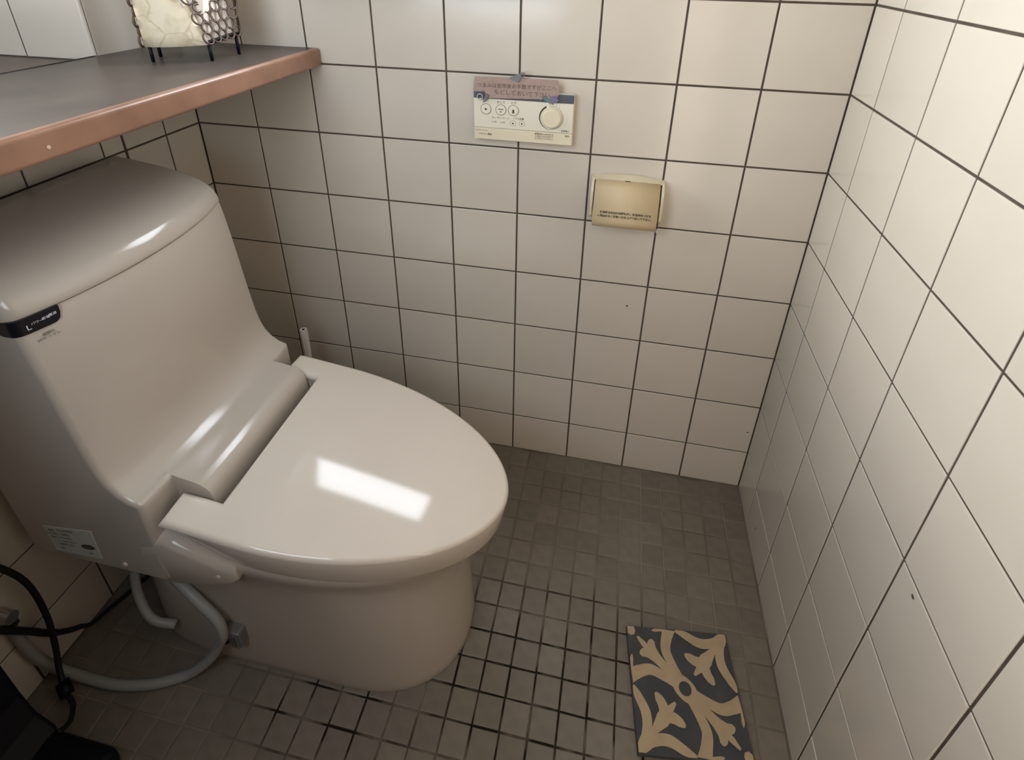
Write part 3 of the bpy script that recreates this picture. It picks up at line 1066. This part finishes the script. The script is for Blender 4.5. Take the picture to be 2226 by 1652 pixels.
# left side strip, rusty openwork seen edge-on
lay_rings(A + Vector((-0.004, 0.002, 0)), A + Vector((-0.022, 0.045, 0)), A1 + Vector((-0.004, 0.002, 0)), A1 + Vector((-0.022, 0.045, 0)), 10, 0.010, M_RINGBROWN, 60, -1)
tube('frame_rod', [Cp, C1], 0.0022, M_RING, orn, 1, 6)
tube('frame_rod', [A + Vector((-0.022, 0.045, 0)), A1 + Vector((-0.022, 0.045, 0))], 0.002, M_RINGBROWN, orn, 1, 6)
for p in (A + Vector((0.004, 0.004, 0)), Cp + Vector((-0.008, -0.004, 0)), A + Vector((-0.022, 0.05, 0)), Bp + Vector((-0.008, 0.01, 0))):
    tube('foot', [(p.x, p.y, 0.0), (p.x, p.y, p.z + 0.004)], 0.0030, M_BLACK, orn, 1, 8)
mesh_obj('base_plate', [A + Vector((0, 0.004, 0)), Bp + Vector((0, 0.004, 0)), Cp, Dp, A + Vector((0, 0.004, 0.005)), Bp + Vector((0, 0.004, 0.005)), Cp + Vector((0, 0, 0.005)), Dp + Vector((0, 0, 0.005))],
         [(0, 1, 2, 3), (4, 5, 6, 7), (0, 1, 5, 4), (1, 2, 6, 5), (2, 3, 7, 6), (3, 0, 4, 7)], M_BLACK, orn)

# ------------------------------------------------------------------ remote control on the back wall
rem = empty('toilet_remote', (0.7615, 0, 0.943))
tag(rem, 'cream toilet remote with round dial mounted on the tiled wall', 'remote control')
rx, rz = 0.7615, 0.943
X0, X1, Z0, Z1 = -0.1000, 0.1005, -0.0490, 0.0520
def rb(name, x0, x1, z0, z1, y0, y1, m_, bev=0.0015):
    return box(name, (x0, y0, z0), (x1, y1, z1), m_, rem, bev, 2)
rb('case', X0, X1, Z0, Z1, -0.018, -0.0005, M_REMOTE, 0.003)
rb('face_panel', X0 + 0.0005, X1 - 0.0005, -0.0238, 0.0350, -0.021, -0.017, M_REMOTE, 0.0008)
fl_o = rb('bottom_flap', X0 + 0.0005, X1 - 0.0005, Z0 + 0.0004, -0.0250, -0.0208, -0.017, M_REMOTE2, 0.0008)
rb('display_strip', X0 + 0.0005, X1 - 0.0005, 0.0357, Z1 - 0.0005, -0.0210, -0.017, M_STRIP, 0.0006)
yF = -0.0212
def rtext(s, x, z, size, m_=M_INK, align='CENTER'):
    text('printed_text', s, size, (x - rx, yF - 0.0002, z - rz), (1, 0, 0), (0, 0, 1), m_, rem, align)
def ring_print(x, z, r, w, a0=0, a1=360, m_=M_INKSOFT, w2=None, n=32, name='printed_ring', parent=None, y=None):
    V, F = [], []
    for k in range(n + 1):
        t = k / n
        a = radians(a0 + (a1 - a0) * t)
        ww = w + ((w2 if w2 is not None else w) - w) * t
        V.append((x - rx + (r - ww / 2) * cos(a), y or yF, z - rz + (r - ww / 2) * sin(a)))
        V.append((x - rx + (r + ww / 2) * cos(a), y or yF, z - rz + (r + ww / 2) * sin(a)))
    for k in range(n):
        F.append((2 * k, 2 * k + 1, 2 * k + 3, 2 * k + 2))
    return mesh_obj(name, V, F, m_, rem)
for i, (x, z) in enumerate(((0.687, 0.9572), (0.7176, 0.9572), (0.7430, 0.9575))):
    lathe('button', [(0.0098, 0.0), (0.0098, 0.0014), (0.0090, 0.0020)], (x - rx, -0.0208, z - rz), (0, -1, 0), M_REMOTE, rem, 28)
    ring_print(x, z, 0.0106, 0.0010, m_=M_INKSOFT)
yB = -0.0231
def disc(name, x, z, r, m_, y, sz=1.0, n=16):
    V = [(x - rx + r * cos(2 * pi * k / n), y, z - rz + sz * r * sin(2 * pi * k / n)) for k in range(n)]
    return mesh_obj(name, V, [tuple(range(n))], m_, rem)
disc('stop_mark', 0.687, 0.9572, 0.0022, M_INK, yB)
# cleansing symbols on the two buttons
mesh_obj('spray_mark', [(0.7120 - rx, yB, 0.9600 - rz), (0.7232 - rx, yB, 0.9600 - rz), (0.7222 - rx, yB, 0.9578 - rz), (0.7130 - rx, yB, 0.9578 - rz)], [(0, 1, 2, 3)], M_INKSOFT, rem)
disc('spray_mark', 0.7176, 0.9538, 0.0016, M_INKSOFT, yB)
disc('bidet_mark', 0.7430, 0.9572, 0.0019, M_INK, yB, 1.6)
disc('bidet_mark', 0.7430, 0.9538, 0.0030, M_INKSOFT, yB, 0.6)
rtext('おしり', 0.7176, 0.9722, 0.0058, M_INK)
rtext('ビデ', 0.7435, 0.9722, 0.0058, M_INK)
rtext('おしり', 0.7060, 0.9408, 0.0048, M_INKSOFT)
rtext('マッサージ', 0.7235, 0.9402, 0.0048, M_INKSOFT)
rtext('ノズル位置', 0.7530, 0.9415, 0.0046, M_INK)
rtext('入/切', 0.7035, 0.9320, 0.0048, M_INKSOFT)
rtext('入/切', 0.7205, 0.9318, 0.0048, M_INKSOFT)
for x, z in ((0.7424, 0.9315), (0.7604, 0.9321)):
    lathe('small_button', [(0.0052, 0.0), (0.0052, 0.0008)], (x - rx, -0.0210, z - rz), (0, -1, 0), M_REMOTE, rem, 20)
    ring_print(x, z, 0.0056, 0.0005)
    disc('button_mark', x, z, 0.0017, M_INK, -0.0222)
lathe('dial', [(0.0205, 0.0), (0.0205, 0.003), (0.0185, 0.0075), (0.0165, 0.0085)], (0.8199 - rx, -0.0208, 0.9480 - rz), (0, -1, 0), M_REMOTE2, rem, 40)
ring_print(0.8199, 0.9480, 0.0242, 0.0036, 118, 262, M_INK, 0.0006)
ring_print(0.8199, 0.9480, 0.0226, 0.0008, -95, 100, M_INKSOFT)
for a in (100, 86, 72, 58):
    rtext('|', 0.8199 + 0.0262 * cos(radians(a)), 0.9480 + 0.0262 * sin(radians(a)), 0.0045, M_INK)
text('printed_text', 'シャワートイレ', 0.0038, (0.6775 - rx, yF - 0.0001, 0.9130 - rz), (1, 0, 0), (0, 0, 1), M_INKBROWN, rem)
text('printed_text', 'リモコン 便座', 0.0044, (0.6850 - rx, yF - 0.0001, 0.9052 - rz), (1, 0, 0), (0, 0, 1), M_INKBROWN, rem)
for i, s in enumerate(('乾電池をいれかえる', 'ときはふたをあけて', 'とりかえてください')):
    text('printed_text', s, 0.0042, (0.8060 - rx, yF - 0.0001, 0.9135 - 0.0047 * i - rz), (1, 0, 0), (0, 0, 1), M_INKBROWN, rem)
rtext('洗浄強さ', 0.8475, 0.9232, 0.0042, M_INK)
text('printed_text', '設定', 0.0042, (0.8520 - rx, yF - 0.0001, 0.9132 - rz), (1, 0, 0), (0, 0, 1), M_INKBROWN, rem)

# handwritten card clipped over the top of the remote
note = empty('handwritten_note', (0.747, -0.0245, 1.0))
tag(note, 'pinkish brown handwritten card covering the top of the remote', 'note')
def nv(x, z, y=0.0):
    return (x - 0.747, y, z - 1.0)
V = [nv(0.6655, 1.0205), nv(0.8295, 1.0225), nv(0.8330, 0.9960), nv(0.8265, 0.9855), nv(0.6920, 0.9800), nv(0.6850, 0.9930), nv(0.6620, 0.9915)]
V2 = [(x, 0.0012, z) for x, y, z in V]
n = len(V)
mesh_obj('card', V + V2, [tuple(range(n)), tuple(range(n, 2 * n))] + [(k, (k + 1) % n, n + (k + 1) % n, n + k) for k in range(n)], M_NOTE, note)
text('handwriting', 'つまみは使用後お手数ですがここへ', 0.0098, nv(0.7490, 1.0055, -0.0004), (1, 0, 0.012), (0.03, 0, 1), M_NOTEINK, note)
text('handwriting', 'もどしておいて下さい', 0.0112, nv(0.7600, 0.9925, -0.0004), (1, 0, -0.012), (0.03, 0, 1), M_NOTEINK, note)
for (x, z, r, m_) in ((0.8085, 0.9852, 0.0045, M_TEAL), (0.8135, 0.9822, 0.0042, M_TEAL), (0.8200, 0.9875, 0.0052, M_VIOLET), (0.8262, 0.9848, 0.0055, M_VIOLET), (0.8190, 0.9808, 0.0045, M_VIOLET), (0.8042, 0.9885, 0.0035, M_CLIP), (0.8275, 0.9905, 0.0035, M_VIOLET), (0.7975, 0.9862, 0.0028, M_NOTE)):
    Vp = []
    for k in range(20):
        a = 2 * pi * k / 20
        rr = r * (1 + 0.22 * cos(5 * a))
        Vp.append(nv(x + rr * cos(a), z + rr * sin(a), -0.0008 - 0.0004 * random.random()))
    mesh_obj('flower_sticker', Vp, [tuple(range(20))], m_, note)
# bulldog clip at the top of the card
clip = empty('metal_clip', (0.75, -0.0215, 1.0225))
tag(clip, 'small grey metal clip with a ring hole gripping the top of the note', 'clip')
V = [(-0.0155, -0.006, -0.0010), (0.0035, -0.006, -0.0075), (0.0085, -0.006, 0.0020), (0.0065, -0.006, 0.0080)]
V2 = [(x, 0.004, z) for x, y, z in V]
mesh_obj('jaw', V + V2, [(0, 1, 2, 3), (4, 5, 6, 7)] + [(k, (k + 1) % 4, 4 + (k + 1) % 4, 4 + k) for k in range(4)], M_CLIP, clip)
rg = link(bpy.data.objects.new('eyelet', ring_mesh(0.0040, M_CLIP, 0.0011)), clip)
rg.location = (0.0105, -0.004, 0.0065); rg.rotation_euler = (pi / 2, 0, 0)
box('grip', (0.0055, -0.006, 0.0085), (0.0155, -0.002, 0.0115), M_CLIP, clip, 0.0005)
# second clip at the lower left
clip2 = empty('lever_clip', (0.6885, -0.0245, 0.981))
tag(clip2, 'dark lever clip with pale plastic loop at the lower left of the note', 'clip')
a = radians(62)
ux, uz = cos(a), sin(a)
def c2(u, v, y):
    return (ux * u - uz * v, y, uz * u + ux * v)
V = [c2(-0.0070, -0.0030, -0.0035), c2(0.0075, -0.0030, -0.0035), c2(0.0075, 0.0030, -0.0035), c2(-0.0070, 0.0030, -0.0035)]
V2 = [(x, 0.001, z) for x, y, z in V]
mesh_obj('lever', V + V2, [(0, 1, 2, 3), (4, 5, 6, 7)] + [(k, (k + 1) % 4, 4 + (k + 1) % 4, 4 + k) for k in range(4)], M_CLIP, clip2)
tube('stem', [c2(-0.0060, 0, -0.001), c2(-0.0115, 0.0005, -0.001)], 0.0009, M_CLIP, clip2, 1, 8)
rg = link(bpy.data.objects.new('loop', ring_mesh(0.0055, mat('loop_plastic', (0.45, 0.44, 0.44), 0.4), 0.0011)), clip2)
rg.location = (-0.0125, -0.001, 0.001); rg.rotation_euler = (pi / 2, 0, 0)

# ------------------------------------------------------------------ paper holder on the back wall
hol = empty('paper_holder', (0.9805, 0, 0.78))
tag(hol, 'empty yellowed plastic paper holder with printed flap on the tiled wall', 'paper holder')
hx, hz = 0.9805, 0.78
def hv(x, y, z):
    return (x - hx, y, z - hz)
# back plate
box('back_plate', hv(0.913, -0.004, 0.735), hv(1.048, -0.0005, 0.832), M_HOLDER, hol, 0.001)
# side arms
for sx, x0 in ((-1, 0.9085), (1, 1.0475)):
    pr = [(-0.0005, 0.831), (-0.018, 0.831), (-0.030, 0.824), (-0.041, 0.810), (-0.043, 0.780), (-0.042, 0.757), (-0.036, 0.748), (-0.026, 0.748), (-0.014, 0.756), (-0.0005, 0.760)]
    V = [hv(x0, y, z) for y, z in pr] + [hv(x0 + 0.0055, y, z) for y, z in pr]
    n = len(pr)
    o = mesh_obj('side_arm', V, [tuple(range(n)), tuple(range(n, 2 * n))] + [(k, (k + 1) % n, n + (k + 1) % n, n + k) for k in range(n)], M_HOLDER, hol)
    bevel_mod(o, 0.0015, 2, 40)
# arched top plate
V, F = [], []
n = 18
for k in range(n + 1):
    s = -1 + 2 * k / n
    x = 0.9807 + 0.0695 * s
    yb = -0.0003
    yf = -0.0215
    arch = 0.0070 * (1 - s * s)
    for (y, z) in ((yb - 0.002, 0.8295 + arch), (yf, 0.8300 + arch * 0.1), (yf, 0.8275), (yb - 0.002, 0.8255 + arch)):
        V.append(hv(x, y, z))
for k in range(n):
    for j in range(4):
        j2 = (j + 1) % 4
        F.append((k * 4 + j, k * 4 + j2, (k + 1) * 4 + j2, (k + 1) * 4 + j))
F += [(0, 1, 2, 3), (4 * n, 4 * n + 1, 4 * n + 2, 4 * n + 3)]
mesh_obj('arched_top', V, F, M_HOLDER, hol)
# flap: hangs from the top, lip curled at the bottom
pf = [(-0.0225, 0.8285), (-0.0330, 0.815), (-0.0435, 0.795), (-0.0475, 0.775), (-0.0500, 0.760), (-0.0515, 0.752), (-0.0512, 0.7465), (-0.0490, 0.7420), (-0.0465, 0.7385), (-0.0440, 0.7365)]
V, F = [], []
n = len(pf)
for x in (0.9160, 1.0445):
    V += [hv(x, y, z) for y, z in pf]
F = [(k, k + 1, n + k + 1, n + k) for k in range(n - 1)]
flap = mesh_obj('cover_flap', V, F, M_FLAP, hol, True)
so = flap.modifiers.new('thick', 'SOLIDIFY'); so.thickness = 0.002; so.offset = 1
flap['label'] = 'tan flap with two lines of dark print'
for s, zc, yc in (('補充時は右側の芯棒を外し 新品紙をつける', 0.7700, -0.0510), ('※ 紙はかるく手前へ引き上げて切って下さい。', 0.7625, -0.0524)):
    text('printed_text', s, 0.0053, hv(0.9815, yc, zc), (1, 0, 0), (0, 0.167, 1), M_INK, flap, bold=0.00016)
# hinge detail, dark pivot notches, white plug under the right arm
box('hinge_spot', hv(0.975, -0.0245, 0.8285), hv(0.985, -0.021, 0.8302), M_INKBROWN, hol)
lathe('wall_plug', [(0.0032, 0), (0.0030, 0.006), (0.0018, 0.008)], hv(1.0515, -0.0002, 0.7155), (0, -1, 0), M_WHITE, hol, 12)

# ------------------------------------------------------------------ patterned cement tile lying on the floor
ct = empty('cement_tile', (1.1765, -0.4800, 0.0004), radians(6.6))
tag(ct, 'loose dark cement tile with sand coloured scroll pattern on the floor', 'tile')
hs, th = 0.0985, 0.011
box('tile_body', (-hs, -hs, 0), (hs, hs, th), M_NAVY, ct, 0.0012)
def flat(name, poly, z, m_):
    """inlay: polygon in tile units (-1..1), triangulated"""
    bm = bmesh.new()
    vs = [bm.verts.new((x * hs, y * hs, th + z)) for x, y in poly]
    f_ = bm.faces.new(vs)
    bmesh.ops.triangulate(bm, faces=[f_])
    for fc in bm.faces:
        if fc.normal.z < 0:
            fc.normal_flip()
    me = bpy.data.meshes.new(name); bm.to_mesh(me); bm.free()
    me.materials.append(m_)
    return link(bpy.data.objects.new(name, me), ct)
def clampq(p):
    return (max(-0.985, min(0.985, p[0])), max(-0.985, min(0.985, p[1])))
def ribbon(ctrl, widths, name, z, m_, n=10):
    pts = spline_pts([(a_, b_, 0) for a_, b_ in ctrl], n)
    L, Rr = [], []
    for i, p in enumerate(pts):
        t = (pts[min(i + 1, len(pts) - 1)] - pts[max(i - 1, 0)]).normalized()
        f_ = i / (len(pts) - 1) * (len(widths) - 1)
        k = min(int(f_), len(widths) - 2)
        w_ = widths[k] + (widths[k + 1] - widths[k]) * (f_ - k)
        nn = Vector((-t.y, t.x, 0))
        L.append(clampq(p + nn * w_)); Rr.append(clampq(p - nn * w_))
    V = [(x * hs, y * hs, th + z) for x, y in L] + [(x * hs, y * hs, th + z) for x, y in Rr]
    m = len(L)
    return mesh_obj(name, V, [(k, k + 1, m + k + 1, m + k) for k in range(m - 1)], m_, ct)
class _Z(float):
    pass
_zn = [0.0004]
def zi():
    _zn[0] += 0.00004
    return _zn[0]
# central eye joined along one diagonal; four scroll bands leave it, two to each end of the diagonal
def rot180(ps):
    return [(-a_, -b_) for a_, b_ in ps]
eye = []  # outline of the eye
for k in range(40):
    a_ = 2 * pi * k / 40
    rr = 0.215 + 0.035 * cos(2 * (a_ - radians(135)))
    eye.append((rr * cos(a_), rr * sin(a_)))
flat('eye', eye, zi(), M_SAND)
flat('eye_centre', [(0.115 * cos(2 * pi * k / 24), 0.115 * sin(2 * pi * k / 24)) for k in range(24)], zi() + 0.0012, M_NAVY)
for sgn in (1, -1):
    q = (lambda ps: ps) if sgn == 1 else rot180
    # band up to the top edge and band to the left edge
    bw = [0.075, 0.080, 0.092, 0.10, 0.125]
    ribbon(q([(-0.05, 0.13), (-0.16, 0.34), (-0.26, 0.60), (-0.22, 0.81), (-0.13, 1.02)]), bw, 'scroll_band', zi(), M_SAND)
    ribbon(q([(-0.13, 0.05), (-0.34, 0.16), (-0.60, 0.26), (-0.81, 0.22), (-1.02, 0.13)]), bw, 'scroll_band', zi(), M_SAND)
    ribbon(q([(-0.20, 0.985), (-0.42, 0.955), (-0.50, 0.94)]), [0.03, 0.03, 0.0], 'scroll_tip', zi(), M_SAND, 6)
    ribbon(q([(-0.985, 0.20), (-0.955, 0.42), (-0.94, 0.50)]), [0.03, 0.03, 0.0], 'scroll_tip', zi(), M_SAND, 6)
    # lily on the joined diagonal: stem with three petals
    ribbon(q([(-0.12, 0.12), (-0.21, 0.21), (-0.42, 0.42), (-0.57, 0.57)]), [0.07, 0.062, 0.09, 0.125], 'lily_stem', zi(), M_SAND)
    ribbon(q([(-0.48, 0.52), (-0.54, 0.64), (-0.52, 0.72), (-0.48, 0.76)]), [0.08, 0.085, 0.075, 0.03], 'lily_petal', zi(), M_SAND)
    ribbon(q([(-0.52, 0.48), (-0.64, 0.54), (-0.72, 0.52), (-0.76, 0.48)]), [0.08, 0.085, 0.075, 0.03], 'lily_petal', zi(), M_SAND)
    ribbon(q([(-0.60, 0.60), (-0.69, 0.69), (-0.80, 0.81)]), [0.045, 0.055, 0.02], 'lily_petal', zi(), M_SAND)
    # corner dot at the end of that diagonal
    flat('corner_dot', q([(-0.985, 0.985), (-0.985, 0.86), (-0.93, 0.82), (-0.86, 0.84), (-0.83, 0.90), (-0.85, 0.985)]), zi(), M_SAND)
    # other diagonal: corner scrolls and a lily growing out of the corner
    ribbon(q([(-0.985, -0.02), (-0.90, -0.18), (-0.79, -0.42), (-0.80, -0.66), (-0.92, -0.92)]), [0.03, 0.075, 0.090, 0.085, 0.06], 'corner_scroll', zi(), M_SAND)
    ribbon(q([(0.02, -0.985), (-0.18, -0.90), (-0.42, -0.79), (-0.66, -0.80), (-0.92, -0.92)]), [0.03, 0.075, 0.090, 0.085, 0.06], 'corner_scroll', zi(), M_SAND)
    flat('corner_fill', q([(-0.985, -0.985), (-0.86, -0.985), (-0.76, -0.93), (-0.72, -0.82), (-0.76, -0.76), (-0.82, -0.72), (-0.93, -0.76), (-0.985, -0.86)]), zi(), M_SAND)
    ribbon(q([(-0.86, -0.86), (-0.66, -0.66), (-0.50, -0.50), (-0.40, -0.40)]), [0.055, 0.06, 0.12, 0.10], 'lily_stem', zi(), M_SAND)
    ribbon(q([(-0.46, -0.46), (-0.46, -0.30), (-0.52, -0.18), (-0.57, -0.10)]), [0.08, 0.09, 0.075, 0.02], 'lily_petal', zi(), M_SAND)
    ribbon(q([(-0.46, -0.46), (-0.30, -0.46), (-0.18, -0.52), (-0.10, -0.57)]), [0.08, 0.09, 0.075, 0.02], 'lily_petal', zi(), M_SAND)
    ribbon(q([(-0.40, -0.40), (-0.28, -0.28), (-0.16, -0.16)]) if False else q([(-0.42, -0.42), (-0.33, -0.33), (-0.22, -0.23)]), [0.05, 0.06, 0.02], 'lily_petal', zi(), M_SAND)

# ------------------------------------------------------------------ toilet brush in the back corner
br = empty('toilet_brush', (0.245, -0.105, 0))
tag(br, 'white toilet brush handle standing between the toilet and the tiled wall', 'toilet brush')
lathe('brush_pot', [(0.045, 0.0005), (0.050, 0.01), (0.047, 0.11), (0.041, 0.11), (0.041, 0.02)], (0, 0, 0), (0, 0, 1), M_PLASTIC, br, 24)
lathe('handle', [(0.007, 0.10), (0.007, 0.30), (0.0085, 0.33), (0.0095, 0.385), (0.0085, 0.402)], (0, 0, 0), (0, 0, 1), mat('brush_handle_white', (0.62, 0.60, 0.58), 0.35), br, 16)
box('handle_rib', (-0.0016, -0.0108, 0.30), (0.0016, 0.0, 0.40), M_PLASTIC, br)
lathe('hang_hole', [(0.0030, 0), (0.0030, 0.0012)], (0, 0, 0.4015), (0, 0, 1), M_BLACK, br, 10)

# ------------------------------------------------------------------ hose, cords, black appliance by the left wall
hose = empty('water_hose', (0.28, -0.61, 0.012))
tag(hose, 'pale plastic water hose looping on the floor from under the tank', 'hose')
ho = Vector((0.28, -0.61, 0.012))
hp = [(0.205, -0.575, 0.318), (0.235, -0.588, 0.245), (0.306, -0.6085, 0.208), (0.342, -0.615, 0.170), (0.346, -0.618, 0.128), (0.329, -0.617, 0.092), (0.309, -0.624, 0.055), (0.281, -0.635, 0.026), (0.256, -0.646, 0.0125),
      (0.207, -0.668, 0.0115), (0.143, -0.682, 0.0125), (0.075, -0.685, 0.019), (0.026, -0.689, 0.040), (0.0135, -0.698, 0.103), (0.0125, -0.699, 0.190)]
tube('hose_tube', [Vector(p) - ho for p in hp], 0.0088, M_HOSE, hose, 8, 12)
lathe('hose_nut', [(0.013, 0), (0.013, 0.02)], Vector((0.0125, -0.699, 0.185)) - ho, (0, 0, 1), M_CHROME, hose, 6)
lathe('stop_valve', [(0.011, 0), (0.011, 0.03)], Vector((0.0005, -0.699, 0.215)) - ho, (1, 0, 0), M_CHROME, hose, 16)
hose2 = empty('short_hose', (0.18, -0.55, 0.0))
tag(hose2, 'short grey hose bent down beside the toilet foot under the tank', 'hose')
h2 = Vector((0.18, -0.55, 0.0))
tube('hose_tube', [Vector(p) - h2 for p in [(0.150, -0.560, 0.300), (0.150, -0.575, 0.22), (0.155, -0.595, 0.150), (0.185, -0.610, 0.105), (0.225, -0.603, 0.088)]], 0.008, M_HOSE, hose2, 8, 10)

app = empty('black_appliance', (0.13, -0.83, 0))
tag(app, 'black plastic appliance with a flat rounded foot in the dark floor corner', 'appliance')
bm = bmesh.new()
bm_box(bm, (-0.085, -0.065, 0.0005), (0.113, 0.068, 0.050), 0.016, 4)
o = bm_obj('foot', bm, M_BLACK, app, True)
box('shade_block', (-0.1285, -0.305, 0.0005), (0.20, -0.072, 0.97), M_BLACK, app, 0.008)  # unseen block added to keep light off the lower left corner
# upright part leaning up and away at the left edge of the view
pp = [(-0.129, 0.083, 0.0), (-0.070, 0.072, 0.048), (-0.092, 0.090, 0.10), (-0.115, 0.105, 0.19), (-0.125, 0.110, 0.235)]
V, F = [], []
sec = [(-0.004, 0.070, 0.045, 0.030), (-0.040, 0.072, 0.075, 0.030), (-0.062, 0.078, 0.115, 0.028), (-0.076, 0.083, 0.165, 0.026), (-0.084, 0.086, 0.222, 0.024)]
for (x, y, z, d) in sec:
    V += [(x, y, z), (x, y - d * 4, z), (-0.129, y - d * 4, z), (-0.129, y, z)]
for i in range(len(sec) - 1):
    for k in range(4):
        k2 = (k + 1) % 4
        F.append((i * 4 + k, i * 4 + k2, (i + 1) * 4 + k2, (i + 1) * 4 + k))
F += [(0, 1, 2, 3), tuple(4 * (len(sec) - 1) + k for k in range(4))]
up_ = mesh_obj('column', V, F, M_BLACK, app)
bevel_mod(up_, 0.006, 3, 30)

cord = empty('power_cord', (0.05, -0.69, 0.0))
tag(cord, 'thick black power cord with a plug running down into the black appliance', 'cord')
co = Vector((0.05, -0.69, 0.0))
cp = [(0.050, -0.7200, 0.420), (0.050, -0.6869, 0.338), (0.050, -0.6698, 0.266), (0.050, -0.6702, 0.180), (0.052, -0.6816, 0.110), (0.058, -0.697, 0.062), (0.074, -0.712, 0.034)]
tube('cable', [Vector(p) - co for p in cp], 0.0048, M_BLACKRUB, cord, 8, 10)
tube('plug', [Vector((0.068, -0.707, 0.043)) - co, Vector((0.086, -0.7175, 0.030)) - co], 0.0105, M_BLACK, cord, 1, 10)
tube('cable', [Vector(p) - co for p in [(0.086, -0.7175, 0.030), (0.105, -0.7258, 0.028), (0.121, -0.7435, 0.030), (0.127, -0.757, 0.038), (0.130, -0.768, 0.050)]], 0.0042, M_BLACKRUB, cord, 8, 10)
cord2 = empty('appliance_cord', (0.03, -0.62, 0.0))
tag(cord2, 'thin black cord sagging along the left wall to under the tank', 'cord')
c2o = Vector((0.03, -0.62, 0.0))
cq = [(0.030, -0.745, 0.270), (0.030, -0.7182, 0.2154), (0.030, -0.6924, 0.1623), (0.030, -0.6696, 0.1117), (0.030, -0.6468, 0.076), (0.030, -0.6303, 0.0563), (0.030, -0.6143, 0.036), (0.032, -0.576, 0.0225), (0.040, -0.530, 0.012), (0.046, -0.495, 0.0065), (0.05, -0.46, 0.006)]
tube('cable', [Vector(p) - c2o for p in cq], [0.0058, 0.0058, 0.005, 0.0042, 0.0042, 0.0045], M_BLACKRUB, cord2, 8, 10)

# ------------------------------------------------------------------ lettering becomes plain meshes
bpy.context.view_layer.update()
dg = bpy.context.evaluated_depsgraph_get()
for t in TEXTS:
    me = bpy.data.meshes.new_from_object(t.evaluated_get(dg))
    nm = t.name
    me.transform(Matrix.Scale(1 / TS, 4))
    o = bpy.data.objects.new('lettering', me)
    par, ml = t.parent, t.matrix_local.copy()
    cu = t.data
    bpy.data.objects.remove(t, do_unlink=True)
    bpy.data.curves.remove(cu)
    o.name = nm
    if not me.materials:
        me.materials.append(M_INK)
    link(o, par)
    o.matrix_local = ml
